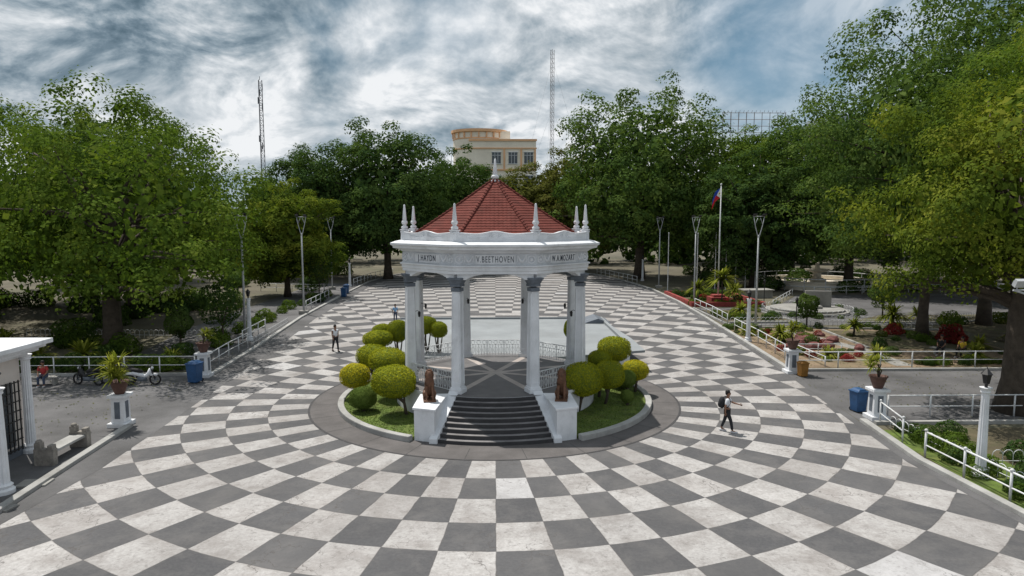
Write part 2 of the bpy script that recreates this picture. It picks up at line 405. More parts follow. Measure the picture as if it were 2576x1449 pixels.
cb,cs,cc=column_meshes()
for me,mm in((cb,'white'),(cs,'white'),(cc,'capital')): me.materials.append(M[mm])
RC=4.1
for i in range(8):
    a=O8+i*pi/4; x,y=RC*cos(a),RC*sin(a)
    s=mk("column",cs,'white',GZ,(x,y,H0),a)
    mk("column_base",cb,'white',s,bevel=.01); mk("capital",cc,'capital',s,bevel=.012)
    hb=MB()
    for q in(-1,1):
        pts=[(0,0,5.98),(q*.36,0,5.98),(q*.48,0,6.06),(q*.70,0,6.14),(q*1.05,0,6.20),(q*1.05,0,6.24),(0,0,6.24)]
        R=Matrix.Rotation(a+pi/2+q*rad(22.5),3,'Z'); off=R@Vector((0,.20,0)); T=Vector((x,y,0))
        hb.slab([R@Vector(v_)+T-off for v_ in pts],off*2)
    mk("bracket",hb,'white',GZ,bevel=.01)
e=MB()
prof=[(3.75,6.22),(4.42,6.22),(4.42,6.34),(4.46,6.36),(4.46,6.50),(4.54,6.52),(4.54,6.57),(4.40,6.59),(4.40,7.06),(4.46,7.08),(4.52,7.13),(4.64,7.18),(4.84,7.22),(4.86,7.30),(4.96,7.36),(4.96,7.44),(4.72,7.52),(4.50,7.55),(4.44,7.56),(4.10,7.56),(4.10,6.95),(3.75,6.9),(3.75,6.22)]
e.lathe(prof,8,O8,cap0=False,cap1=False)
ENT=mk("entablature",e,'white',GZ,bevel=.008)
c=MB(); c.lathe([(3.76,6.86),(3.76,6.92)],8,O8); mk("ceiling",c,'white',GZ)
AP=cos(O8)
def faceframe(k,r):
    a=k*pi/4-pi/2; return a,Vector((r*AP*cos(a),r*AP*sin(a),0)),Vector((-sin(a),cos(a),0)),Vector((cos(a),sin(a),0))
fb_=MB(); fb_.lathe([(4.412,6.60),(4.412,7.05)],8,O8,cap0=False,cap1=False); mk("frieze",fb_,'frieze',ENT)
for k in range(8):
    a,c0,tx,nn=faceframe(k,4.40); sw=MB(); pn_=MB()
    Z=lambda z:Vector((0,0,z))
    pn_.slab([c0+tx*s_*.80+nn*.012+Z(z) for s_,z in((-1,6.66),(1,6.66),(1,6.98),(-1,6.98))],nn*.014)
    for zz in(6.63,6.98): sw.slab([c0+tx*s_*.84+nn*q+Z(zz) for s_,q in((-1,.0),(1,.0),(1,.04),(-1,.04))],(0,0,.025))
    for s_ in(-1,1): sw.slab([c0+tx*(s_*.825+d)+nn*q+Z(6.66) for d,q in((-.012,.0),(.012,.0),(.012,.04),(-.012,.04))],(0,0,.32))
    for s_ in(-1,1):
        pts=[c0+tx*s_*(.92+.32*j/10)+nn*.02+Z(6.98-.24*sin(pi*j/10)) for j in range(11)]
        sw.tube(pts,[.02+.032*sin(pi*j/10) for j in range(11)],6)
        sw.tube([c0+tx*s_*1.26+nn*.02+Z(z) for z in(7.0,6.72)],.028,5)
        sw.tube([c0+tx*s_*.90+nn*.02+Z(z) for z in(7.0,6.72)],.022,5)
        pts=[c0+tx*(s_*1.47+.15*cos(t_*pi/6))+nn*.02+Z(6.82+.15*sin(t_*pi/6)) for t_ in range(13)]
        sw.tube(pts,.026,5,cap=False)
        sw.ball(c0+tx*s_*1.47+nn*.01+Z(6.82),.07,8,5)
    mk("frieze_ornament",sw,'white',ENT); mk("name_panel",pn_,'white',ENT)
def text_mesh(body,size):
    cu=bpy.data.curves.new("t",'FONT'); cu.body=body; cu.size=size; cu.align_x='CENTER'; cu.align_y='CENTER'; cu.extrude=.008; cu.offset=.001; cu.space_character=1.25
    o=bpy.data.objects.new("t",cu); COL.objects.link(o); bpy.context.view_layer.update()
    me=bpy.data.meshes.new_from_object(o.evaluated_get(bpy.context.evaluated_depsgraph_get()))
    bpy.data.objects.remove(o); return me
for k,txt,wd in ((0,"V.BEETHOVEN",1.52),(1,"W.A.MOZART",1.50),(7,"J.HAYDN",1.16)):
    a,c0,tx,nn=faceframe(k,4.40)
    me=text_mesh(txt,.36); xs=[v.co.x for v in me.vertices]; w=max(xs)-min(xs)
    o=mk("lettering",me,'letter',ENT,c0+nn*.032+Vector((0,0,6.815))); o.rotation_euler=(pi/2,0,a+pi/2); o.scale=(wd/w,1.0,1)
for k in range(8):
    a,c0,tx,nn=faceframe(k,4.46); hw=4.46*sin(O8)
    pts=[c0-tx*hw+Vector((0,0,7.56)),c0+tx*hw+Vector((0,0,7.56))]
    N_=28
    for j in range(N_+1):
        s_=1-2*j/N_; u_=abs(s_)
        z=7.87+.09*math.exp(-(s_/.22)**2)+.045*max(0,(u_-.62)/.38)**1.2-.02*math.exp(-((u_-.45)/.15)**2)
        pts.append(c0+tx*hw*s_+Vector((0,0,z)))
    w=MB(); w.slab(pts,nn*-.16); pp=mk("parapet",w,'white',GZ)
    lip=MB(); lip.tube([q+nn*.01 for q in pts[2:]],.030,5)
    for s_ in(-1,1):
        sp=[]
        for j in range(14):
            t_=j/13*3.6*pi*.8; r_=.10*(1-j/15)
            sp.append(c0+tx*(s_*.16+s_*r_*cos(t_))+nn*.015+Vector((0,0,7.78+r_*sin(t_))))
        lip.tube(sp,.022,4)
        lip.tube([c0+tx*s_*x_+nn*.015+Vector((0,0,z_)) for x_,z_ in((.27,7.72),(.5,7.68),(.8,7.72),(1.1,7.71))],.020,4)
    mk("parapet_moulding",lip,'white',pp)
    ang=a+O8; P=Vector((4.30*cos(ang),4.30*sin(ang),7.60))
    pn=MB(); pn.box((0,0,.17),(.28,.28,.40)); pn.box((0,0,.40),(.34,.34,.05)); pn.smooth=True
    pn.lathe([(.12,.43),(.15,.48),(.15,.53),(.085,.58),(.075,.62),(.12,.66),(.14,.72),(.12,.78),(.08,.82),(.095,.86),(.068,1.15),(.045,1.42),(.042,1.47),(.0,1.51)],12,0,cap1=False)
    mk("pinnacle",pn,'white',GZ,P,ang)
rf=MB(); RW=22; NU=56; r0=3.96; z0=7.72; z1=10.25
for k in range(8):
    a,_,tx,nn=faceframe(k,1)
    vs=[];rows=[]
    for j in range(RW):
        for e_ in(0,1,2):
            f=(j+(0,.02,.98)[e_])/RW if e_ else j/RW
            lift=(0,.028,.006)[e_] 
            r_=r0*(1-f)+.10*f; zz=z0+(z1-z0)*f+.10*(f*(f-1))*2
            hw=r_*sin(O8); row=[]
            for i in range(NU+1):
                s_=-1+2*i/NU; xw=hw*s_
                wav=.014*abs(sin(pi*xw/.18)) if e_ else 0
                q=nn*(r_*AP+(lift+wav)*.5)+tx*xw+Vector((0,0,zz+(lift+wav)*.85)); row.append(len(vs)); vs.append(q)
            rows.append(row)
    rf.add(vs,[(rows[x_][i],rows[x_][i+1],rows[x_+1][i+1],rows[x_+1][i]) for x_ in range(len(rows)-1) for i in range(NU)])
ROOF=mk("roof",rf,'roof',GZ)
rg=MB()
for k in range(8):
    ang=k*pi/4+O8
    for j in range(RW):
        f0=j/RW; f1=(j+1.12)/RW; q=[]
        for f,dz in((f0,.060),(min(f1,1),.028)):
            r_=r0*(1-f)+.10*f; q.append((r_*cos(ang),r_*sin(ang),z0+(z1-z0)*f+.2*(f*(f-1))+dz))
        rg.tube(q,[.062,.054],7)
mk("ridge_cap",rg,'roofridge',ROOF)
fn=MB(); fn.smooth=True
fn.lathe([(.24,10.16),(.24,10.23),(.17,10.27),(.10,10.31),(.17,10.35),(.19,10.41),(.15,10.47),(.09,10.51),(.12,10.55),(.08,10.80),(.055,11.0),(.045,11.18),(.0,11.25)],14,0)
mk("finial",fn,'white',GZ)
for k in range(1,8):
    a,c0,tx,nn=faceframe(k,4.25); r=MB(); hw=4.25*sin(O8)-.28
    def P_(x_,z_): return c0+tx*x_+Vector((0,0,H0+z_))
    for z_,t_ in((.08,.014),(.62,.014),(.86,.02)): r.tube([P_(-hw,z_),P_(hw,z_)],t_,5)
    n_=18
    for i in range(n_+1):
        x_=-hw+2*hw*i/n_; r.tube([P_(x_,.08),P_(x_,.86 if i%6==0 else .62)],.011 if i%6 else .02,4)
    for i in range(9):
        xc=-hw+2*hw*(i+.5)/9
        r.tube([P_(xc+.10*cos(t_*pi/4),.74+.10*sin(t_*pi/4)) for t_ in range(9)],.010,4,cap=False)
        r.tube([P_(xc+.09*cos(t_*pi/4),.34+.16*sin(t_*pi/4)) for t_ in range(9)],.010,4,cap=False)
    mk("balustrade",r,'whitewood',GZ)
ln=MB(); ln.tube([(0,0,0),(.14,0,.05),(.22,0,0)],.012,5); ln.lathe([(.02,.02),(.07,-.05),(.05,-.22),(.02,-.25)],6,0,c=(.23,0,0)); lme=ln.mesh("wall_lantern"); lme.materials.append(M['black'])
for i in (0,1,2,3,4,7):
    a=O8+i*pi/4; q=(RC-.18)
    mk("wall_lantern",lme,'black',GZ,(q*cos(a),q*sin(a),H0+3.1),a+pi)
sp=MB()
for d in(-.3,0,.3): sp.lathe([(.05,6.86),(.06,6.6),(.16,6.45),(.15,6.42)],8,0,c=(d,0,0))
mk("ceiling_speaker",sp,'steel',GZ)

def arcband(r0,r1,a0,a1,z0,z1,n=40):
    m=MB(); P=[(r1*cos(a0+(a1-a0)*i/n),r1*sin(a0+(a1-a0)*i/n)) for i in range(n+1)]+[(r0*cos(a1-(a1-a0)*i/n),r0*sin(a1-(a1-a0)*i/n)) for i in range(n+1)]
    n2=len(P); vs=[(x,y,z0) for x,y in P]+[(x,y,z1) for x,y in P]; fs=[]
    for i in range(n):
        j=n2-1-i; fs.append((i+n2,i+1+n2,j-1+n2,j+n2))
    for i in range(n2): fs.append((i,(i+1)%n2,(i+1)%n2+n2,i+n2))
    return m.add(vs,fs)
for sd in(-1,1):
    if sd>0: a0,a1=rad(-63),rad(48)
    else: a0,a1=rad(180-48),rad(180+63)
    structure(mk("lawn",arcband(4.64,7.0,a0,a1,0.02,.15),'lawn'))
    structure(mk("bed_kerb",arcband(7.0,7.28,a0,a1,0.02,.24),'kerb',bevel=.03))
SG=empty("stage","low grey open-air stage deck behind the bandstand","stage",(0,0,0))
s=MB(); s.box((.3,11.2,.52),(14.0,13.2,1.04)); mk("stage_base",s,'white',SG,loc=(0,0,.02))
s=MB(); s.prism([(-3.6,3.9),(3.6,3.9),(8.35,5.6),(8.35,9.5),(7.75,18),(-7.0,18),(-7.1,9.5),(-7.0,5.6)],1.065,1.20); mk("stage_deck",s,'stage',SG,bevel=.01)
s=MB(); s.box((7.7,12.5,1.29),(.22,10.5,.17)); s.box((.35,17.9,1.27),(14.6,.15,.12)); mk("stage_parapet",s,'stage',SG)
s=MB(); s.slab([(6.2,15.5,1.22),(8.1,15.5,1.22),(7.2,15.5,1.55)],(0,2.4,0)); mk("stage_ridge",s,'capital',SG)

# ------------------------------------------------------------ foliage
def leafmesh(name,C,Nn,size,asp=.5,rs=None,jit=.35):
    n=len(C); rs=rs or np.random.RandomState(1)
    if not hasattr(size,'shape'): size=np.full((n,1),size)
    t=rs.normal(size=(n,3)); Nn=Nn/np.linalg.norm(Nn,axis=1,keepdims=True)
    t-= (t*Nn).sum(1,keepdims=True)*Nn; t/=np.linalg.norm(t,axis=1,keepdims=True)+1e-9
    b=np.cross(Nn,t); s=(size*(1+jit*rs.uniform(-1,1,size=(n,1))))
    l=s*.5; w=s*asp*.5
    V=np.empty((n,4,3)); V[:,0]=C-t*l; V[:,1]=C+b*w-t*l*.1+Nn*w*.25; V[:,2]=C+t*l; V[:,3]=C-b*w-t*l*.1+Nn*w*.25
    V=V.reshape(-1,3)
    me=bpy.data.meshes.new(name); me.vertices.add(4*n); me.vertices.foreach_set('co',V.ravel())
    me.loops.add(4*n); me.loops.foreach_set('vertex_index',np.arange(4*n,dtype=np.int32))
    me.polygons.add(n); me.polygons.foreach_set('loop_start',np.arange(0,4*n,4,dtype=np.int32))
    try: me.polygons.foreach_set('loop_total',np.full(n,4,dtype=np.int32))
    except Exception: pass
    me.update(calc_edges=True); me.validate()
    return me
def crown(name,seed,R,Hc,lobes,per,leaf,asp=.5,flat=.85,lr=(.14,.25),low=-.25,dn=.55,fill=2500,lump=.09):
    """full, lobed dome of leaves; the underside reaches dn*Hc below the centre"""
    rs=np.random.RandomState(seed); C=[];N_=[];S=[];L=[]
    for i in range(lobes):
        u=rs.uniform(low,1); a=rs.uniform(0,2*pi); h=math.sqrt(max(0,1-u*u))**.8
        k=rs.uniform(.82,1.03) if rs.uniform()<.78 else rs.uniform(.5,.82)
        lu=1+lump*(sin(3*a+seed)+.8*sin(5*a+seed*2.3)+.8*sin(7*u+seed))
        c=np.array([cos(a)*h*R*k*lu,sin(a)*h*R*k*lu,u*Hc*k*(1+.08*sin(2*a+seed))*(1 if u>0 else dn)])
        r=R*rs.uniform(*lr)*(1.25-.35*k)
        L.append((c,r))
        n=int(per*rs.uniform(.85,1.15)*(r/(R*.2))**2)
        d=rs.normal(size=(n,3)); d/=np.linalg.norm(d,axis=1,keepdims=True)
        d[:,2]=np.where(rs.uniform(size=n)<.6,np.abs(d[:,2]),d[:,2])
        rr=r*(rs.uniform(.70,1.05,size=(n,1))+.10*rs.normal(size=(n,1)))
        C.append(c+d*rr*np.array([1,1,flat])); S.append(np.full((n,1),leaf))
        out=c/np.linalg.norm(c+1e-6)
        N_.append(d*1.1+out*.3+rs.normal(size=(n,3))*.34+np.array([0,0,.3]))
    d=rs.normal(size=(fill,3)); d/=np.linalg.norm(d,axis=1,keepdims=True); k=rs.uniform(.38,.82,size=(fill,1))
    aa=np.arctan2(d[:,1],d[:,0]); lu=1+lump*(np.sin(3*aa+seed)+.8*np.sin(5*aa+seed*2.3)+.8*np.sin(7*d[:,2]+seed))
    d[:,2]=np.where(d[:,2]<0,d[:,2]*dn,d[:,2]); d[:,0]*=lu; d[:,1]*=lu
    C.append(d*k*np.array([R,R,Hc])); N_.append(d+rs.normal(size=(fill,3))*.4); S.append(np.full((fill,1),min(.85,leaf*2.5)))
    return leafmesh(name,np.concatenate(C),np.concatenate(N_),np.concatenate(S),asp,rs),L
def trunkmesh(name,seed,th,L,zoff,r0=.35,limbs=16,lean=(0,0),fork=.5):
    rs=random.Random(seed); m=MB(); m.smooth=True
    pts=[];rr=[]; top=th
    for i in range(8):
        f=i/7; pts.append((lean[0]*f*f+.12*sin(seed+4*f)*f,lean[1]*f*f+.12*cos(seed+3*f)*f,top*f)); rr.append(r0*(1.55 if i==0 else 1.12-.42*f))
    m.tube(pts,rr,9)
    for c,r in rs.sample(L,min(limbs,len(L))):
        f=rs.uniform(fork,1); b0=Vector((lean[0]*f*f,lean[1]*f*f,top*f)); e_=Vector((c[0]*.98,c[1]*.98,c[2]*.98+zoff))
        if e_.z<b0.z+.3: b0.z=min(b0.z,e_.z)*.85
        mid=b0.lerp(e_,.45)+Vector((rs.uniform(-.4,.4),rs.uniform(-.4,.4),.12*(e_-b0).length*.5))
        q1=b0.lerp(mid,.5)+Vector((0,0,.15)); q2=mid.lerp(e_,.5)+Vector((rs.uniform(-.3,.3),rs.uniform(-.3,.3),.1))
        R0=r0*rs.uniform(.28,.5)
        m.tube([b0,q1,mid,q2,e_],[R0,R0*.8,R0*.6,R0*.38,R0*.12],6)
    return m.mesh(name)
TREES={}
def proto(key,seed,R,H,cb,lobes,per,leaf,asp=.5,r0=.35,lean=(0,0),**k):
    Hc=H-cb; cm,L=crown("crown",seed,R,Hc,lobes,per,leaf,asp,**k)
    tm=trunkmesh("trunk",seed,cb+Hc*.25,L,cb,r0,limbs=30,lean=lean)
    tm.materials.append(M['bark']); TREES[key]=(cm,tm,cb)
proto('A',11,9.5,16.2,6.9,205,380,.225,.62,.55,low=-.62,lr=(.09,.19),dn=.48,fill=3600,lump=.15)
proto('B',23,8.0,17.5,7.5,190,360,.25,.62,.42,low=-.72,lr=(.11,.20),dn=.56,fill=4200,lump=.12)
proto('F1',31,9.5,23,11,210,260,.37,.66,.5,low=-.9,lr=(.12,.20),dn=.72,fill=4500,lump=.11)
proto('F2',47,11.8,26.5,12.5,300,240,.39,.66,.6,low=-.85,lr=(.10,.165),dn=.72,fill=6500,lump=.12)
proto('F3',53,7.0,20,9.5,160,250,.33,.66,.4,low=-.9,lr=(.14,.22),dn=.75,fill=3600,lump=.11)
proto('N1',61,9.0,22,11,290,370,.215,.62,.34,low=-.85,lr=(.10,.165),lean=(1.5,0),dn=.60,fill=6500,lump=.13)
proto('N2',71,6.5,14.8,8.4,200,420,.165,.58,.60,low=-.85,lr=(.11,.19),dn=.66,fill=5200,lump=.15)
def tree(key,x,y,mt,rz=0,sc=(1,1,1),label="broad green shade tree with lobed crown",name="tree"):
    cm,tm,cv=TREES[key]
    e_=empty(name,label,"tree",(x,y,0),rz,"park shade trees"); e_.scale=sc
    mk("trunk",tm,'bark',e_); key2=(key,mt)
    if key2 not in TREES:
        if len(cm.materials)==0: cm.materials.append(M[mt]); TREES[key2]=cm
        else: c2=cm.copy(); c2.materials.clear(); c2.materials.append(M[mt]); TREES[key2]=c2
    mk("crown",TREES[key2],mt,e_,(0,0,cv)); return e_
T=tree
big="wide spreading shade tree with olive green leaves and dark trunk"; dk="dense dark green tree with rounded crown"; mg="large mid green tree with lobed crown"
T('A',-25.3,13.5,'leafA',.3,(1,1,1.0),big)
T('A',-40,17,'leafA',2.1,(1,1,1.08),big)
T('B',-31.5,28,'leafD',1.0,(.98,.98,1.0),"tall shade tree with fine mid green leaves")
T('B',-41,38,'leafA',2.6,(1.1,1.1,1.0),big)
T('F3',-23,44,'leafC',.4,(.76,.76,.62),"small rounded tree with yellow green leaves")
T('F1',-25.5,69,'leafB',.2,(.88,.88,.84),dk)
T('F1',-15.5,67,'leafB',2.2,(.98,.98,.95),dk)
T('F3',-7.5,82,'leafB',1.2,(1.1,1.1,1.0),dk)
T('F3',-1,90,'leafD',3.2,(.85,.85,.82),mg)
T('F3',5.0,86,'leafR',2.0,(1.1,1.1,.88),"rounded tree with bronze green leaves")
T('F3',12.5,84,'leafR',.6,(1.05,1.05,1.04),"rounded tree with bronze green leaves")
T('F2',21,67,'leafD',.7,(1.04,1.04,1.03),"very large spreading green tree above the plaza end")
T('F1',37,76,'leafA',3.0,(1,1,1.0),mg)
T('F1',48,78,'leafD',1.0,(1.1,1.1,1.06),mg)
T('F3',32,52,'leafB',1.5,(.95,.95,.85),dk)
T('F1',43,50,'leafD',1.8,(1,1,.97),mg)
T('N1',30.5,15.8,'leafD',.0,(.95,.95,1),"slender tall tree with small mid green leaves")
T('N1',39.5,22,'leafD',2.0,(1.2,1.2,1.30),"very tall tree with deep green leaves")
T('N1',48,14,'leafB',4.0,(1.1,1.1,1.30),"very tall tree with deep green leaves")
T('N2',22.9,-2.9,'leafC',.9,(.95,.95,1.04),"near tree with yellow green leaves and thick trunk")
T('N2',33,5,'leafA',2.9,(1.25,1.25,1.25),"tree with olive green leaves")
T('B',-48,8,'leafB',.9,(1.1,1.1,.9),dk)
T('B',-52,30,'leafB',.1,(1.2,1.2,1.0),dk)
T('F1',-50,62,'leafB',.9,(1.0,1.0,.80),dk)
T('F1',60,62,'leafD',.9,(1.1,1.1,.98),mg)
T('F1',56,38,'leafB',.4,(1.1,1.1,1.05),dk)
rs=np.random.RandomState(5); Cw=[];Nw=[]
for i in range(280):
    x=rs.uniform(-120,130); y=96+rs.uniform(0,22); hh=rs.uniform(6,14.5)
    if rs.uniform()<.55: hh=rs.uniform(1.0,8)
    n=170; d=rs.normal(size=(n,3)); d/=np.linalg.norm(d,axis=1,keepdims=True)
    Cw.append(np.array([x,y,hh])+d*rs.uniform(2.5,4.2)*np.array([1,1,.8])); Nw.append(d+np.array([0,-.1,.4])+rs.normal(size=(n,3))*.4)
o=mk("distant_wood",leafmesh("distant_wood",np.concatenate(Cw),np.concatenate(Nw),1.1,.7,rs),'leafB'); o["kind"]="stuff"; tag(o,"dark green wood closing the far side of the park","wood")

def shrubmesh(seed,n,leaf,R=(1,1,1),rough=.12,jit=(.93,1.02),nj=.38):
    rs=np.random.RandomState(seed); d=rs.normal(size=(n,3)); d/=np.linalg.norm(d,axis=1,keepdims=True)
    ph=rs.uniform(0,6,3); lump=1+rough*(np.sin(5*d[:,0]+ph[0])*np.sin(4*d[:,1]+ph[1])+.6*np.sin(6*d[:,2]+ph[2]))
    P=d*np.array(R)*(lump*rs.uniform(*jit,size=n))[:,None]
    return leafmesh("crown",P,d+rs.normal(size=(n,3))*nj,leaf,.6,rs)
TM={}; CM={}
for kk in('topi','topiY','topiD'):
    me=shrubmesh(3,10000,.070,rough=.045,jit=(.92,1.04),nj=.55); me.materials.append(M[kk]); TM[kk]=me
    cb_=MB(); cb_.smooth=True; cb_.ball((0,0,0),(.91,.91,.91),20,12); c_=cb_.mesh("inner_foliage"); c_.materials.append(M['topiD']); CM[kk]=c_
def topiary(x,y,h,r,rv,mt='topi',lean=(0,0),i=0):
    nm={'topi':"olive green clipped ball shrub on thin trunk",'topiY':"bright yellow clipped ball shrub on thin trunk",'topiD':"dark green clipped low ball shrub"}[mt]
    e_=empty("topiary_bush",nm+" in lawn","shrub",(x-lean[0],y-lean[1],.14),0,"clipped shrubs round the bandstand")
    c=mk("crown",TM[mt],mt,e_,(lean[0],lean[1],h-.14)); c.scale=(r,r,rv); c.rotation_euler=(.08*sin(i*2.1),.08*cos(i*1.7),i*1.3)
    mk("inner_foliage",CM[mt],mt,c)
    t_=MB(); t_.smooth=True; L=Vector((lean[0],lean[1],h-.14))
    t_.tube([(0,0,-.05),(L.x*.3+.06,L.y*.3,L.z*.35),(L.x*.8-.05,L.y*.8,L.z*.7),L],[.08,.06,.055,.04],7)
    for q in(-1,1): t_.tube([(L.x*.3+.06,L.y*.3,L.z*.35),(L.x*.7+q*.25*r,L.y*.7+.1,L.z*.62),(L.x+q*.5*r,L.y,L.z)],[.05,.04,.025],6)
    mk("trunk",t_,'bark',e_)
B_=[(-4.3,-3.2,1.60,.95,.70,'topi',(-.5,0)),(-5.0,-.3,1.9,.88,.60,'topi'),(-6.1,1.6,1.75,.78,.56,'topi'),(-6.1,3.4,2.3,.78,.44,'topi'),(-5.15,4.0,2.6,.56,.6,'topi'),
(-6.1,4.6,2.5,.52,.4,'topi'),(-3.1,5.0,2.5,.5,.45,'topi'),(-3.8,5.3,2.7,.6,.5,'topi'),(-6.55,-.35,1.2,.70,.58,'topiY'),(-5.75,-2.6,.74,.58,.50,'topiD'),
(3.8,-2.8,1.55,.84,.74,'topi',(.2,0)),(5.1,-1.7,1.5,.68,.66,'topi',(.15,0)),(4.85,-.5,1.95,.56,.42,'topi'),(5.95,2.0,1.95,.84,.66,'topi'),(6.2,-.2,.95,.45,.42,'topiD'),(6.75,.5,1.2,.64,.50,'topiY'),(4.0,4.6,2.6,.32,.5,'topi'),(5.9,-1.9,.55,.3,.3,'topiD'),(6.2,1.1,.7,.5,.5,'topiD')]
for i,b in enumerate(B_): topiary(*b[:6],lean=b[6] if len(b)>6 else (0,0),i=i)
rs=np.random.RandomState(9); n=14000; r_=rs.uniform(4.7,6.95,n); a_=np.where(rs.uniform(size=n)<.5,rs.uniform(rad(-62),rad(47),n),rs.uniform(rad(133),rad(242),n))
P=np.stack([r_*np.cos(a_),r_*np.sin(a_),np.full(n,.165)],1); Nn=rs.normal(size=(n,3))*[1,1,.8]
o=mk("grass",leafmesh("grass",P,Nn,.07,.3,rs),'topiD'); o["kind"]="stuff"; tag(o,"short mown grass in the planting bed","grass")

def blades(n,ln,wd,droop,seed):
    rs=random.Random(seed); m=MB()
    for i in range(n):
        a=rs.uniform(0,2*pi); e_=rs.uniform(.1,1.25); l=ln*rs.uniform(.7,1.1); vs=[]
        for j in range(5):
            f=j/4; r_=l*f*cos(e_)*(1+.15*f); z=l*f*sin(e_)-droop*l*f*f*cos(e_)
            w=wd*(.7+.6*f)*(1-f**3)+.003
            vs+=[(r_*cos(a)-w*sin(a),r_*sin(a)+w*cos(a),z),(r_*cos(a)+w*sin(a),r_*sin(a)-w*cos(a),z)]
        m.add(vs,[(2*j,2*j+1,2*j+3,2*j+2) for j in range(4)])
    return m
bl1=blades(50,.80,.035,.5,1).mesh("leaves"); bl1.materials.append(M['agave'])
bl2=blades(70,1.9,.09,.7,2).mesh("leaves"); bl2.materials.append(M['agave'])
def stems(h,r,n=3,seed=1):
    rs=random.Random(seed); m=MB(); m.smooth=True
    for i in range(n): m.tube([(0,0,0),(rs.uniform(-.1,.1),rs.uniform(-.1,.1),h*.5),(rs.uniform(-.3,.3)*h*.6*(n>1),rs.uniform(-.3,.3)*h*.6*(n>1),h)],[r,r*.8,r*.6],6)
    return m
def potted(x,y,z,sc,n,lab="dark terracotta pot with spiky yellow green leaves"):
    q=empty("potted_plant",lab,"plant",(x,y,z),random.uniform(0,6),"potted plants on pillars")
    b=MB(); b.smooth=True; b.lathe([(.18,0),(.20,.04),(.28,.28),(.34,.46),(.38,.48),(.38,.53),(.33,.53),(.31,.46)],16,0,cap1=True); mk("pot",b,'terra',q)
    mk("stem",stems(.9*sc,.035,4,int(x*7)),'bark',q,(0,0,.45))
    for i in range(n):
        k=mk("leaves",bl1,'agave',q,(random.uniform(-.5,.5),random.uniform(-.3,.3),.7+.8*sc*random.random())); k.rotation_euler=(random.uniform(-.3,.3),random.uniform(-.3,.3),i*2); k.scale=(sc*.9,)*3
def planter(x,y,sc=1,n=3):
    e_=empty("pillar","white square concrete pillar beside the side path","pillar",(x,y,0),0,"white pillars at the side path openings")
    b=MB(); b.box((0,0,.09),(.78,.78,.18)); b.box((0,0,.70),(.54,.54,1.04),top=(.92,.92)); b.box((0,0,1.28),(.72,.72,.12))
    mk("shaft",b,'white',e_,bevel=.015)
    g=MB()
    for k in range(4):
        a=k*pi/2; g.box((.262*cos(a),.262*sin(a),.70),(.02,.22,.7),rz=a)
    mk("panel",g,'capital',e_); potted(x,y,1.34,sc,n)
planter(-15.4,-4.0,sc=1.0,n=5); planter(-15.75,4.9,sc=.65); planter(16.4,5.0,sc=.75,n=4); planter(16.2,-3.8,sc=.65)
def palm(x,y,h=1.6,sc=1.,lab="small palm with arching green fronds in garden"):
    e_=empty("palm",lab,"palm",(x,y,0),random.uniform(0,6),"garden palms")
    mk("trunk",stems(h,.10,1,3),'bark',e_)
    for i in range(2): k=mk("fronds",bl2,'agave',e_,(0,0,h-.1*i)); k.scale=(sc,)*3; k.rotation_euler=(0,0,i)
for p_ in((22.5,35.2,2.6,1.0),(30.6,19.5,1.2,.75),(19.8,14.6,.6,.6),(24.8,38,1.2,.7),(29,8.2,.4,.55),(-18.9,8,.3,.6),(36,14,.5,.6),(20.5,36.5,1.6,.75),(23.2,8.6,.3,.5),(18.6,17.5,.3,.5),(26.2,17,.8,.5),(32,12,.3,.5),(20.5,9.2,.2,.45),(35.5,24.3,.5,.6),(21.5,27,.6,.6),(-24,8,.6,.8),(-27,8.5,.4,.7),(-30,10,.8,.9)): palm(*p_)

sh=[shrubmesh(s_,1500,.17,(1,1,.75),rough=.2) for s_ in (21,22)]
for q in sh: q.materials.append(M['leafD'])
def variant(me,mt): c=me.copy(); c.materials.clear(); c.materials.append(M[mt]); return c
shY=variant(sh[0],'leafC'); shR=variant(sh[1],'leafRed'); shB=variant(sh[1],'leafB'); shA=variant(sh[1],'leafA')
def shrub(x,y,r,me,lab="low leafy green garden shrub"):
    o=mk("garden_shrub",me,'leafD',None,(x,y,r*.5),random.uniform(0,6),scale=(r,r,r*random.uniform(.75,1.1))); tag(o,lab,"shrub","garden shrubs")
rr_=random.Random(4); U=rr_.uniform
for i in range(26): shrub(U(15.8,17.6),-5.6-i*.44,U(.25,.5),rr_.choice([sh[0],sh[1],shA,shB]))
for i in range(24): shrub(U(17.5,25),U(-13,-5.5),U(.3,.65),rr_.choice([sh[0],sh[1],shB,shB]))
for i in range(36): shrub(U(17.9,33),U(7,20),U(.2,.5),rr_.choice([sh[0],sh[1],shY,shB,shA]))
for i in range(20): shrub(U(18,33),20.4+U(-.5,.4),U(.25,.45),rr_.choice([sh[0],shA,shB]))
for i in range(14): shrub(U(24.5,33),6.9+U(-.2,.3),U(.2,.4),rr_.choice([sh[0],shA,shY]))
for i in range(12): shrub(U(19.5,24.5),U(24,31),U(.25,.55),rr_.choice([sh[0],shA,shY,shB]))
for i in range(10): shrub(U(18,24),U(7,18),U(.25,.4),shR,"small red leaved garden shrub")
for i in range(14):
    a=i/14*2*pi; shrub(28.7+4.5*cos(a),30+4.5*sin(a),U(.25,.45),rr_.choice([sh[0],shY,shB]))
for i in range(9): shrub(19.7+i*.8,34.8+U(-.2,.3),U(.35,.55),rr_.choice([sh[0],shY]))
for i in range(12): shrub(U(20,26),U(35.5,42),U(.3,.55),rr_.choice([sh[0],shR,shY,shA]))
for i in range(8): shrub(20+i*.8,43+U(-.5,.5),U(.5,.8),rr_.choice([sh[0],shB]))
for i in range(18): shrub(-17-i*.75,6.2+U(0,1.2),U(.35,.8),rr_.choice([sh[0],sh[1],shA,shB]))
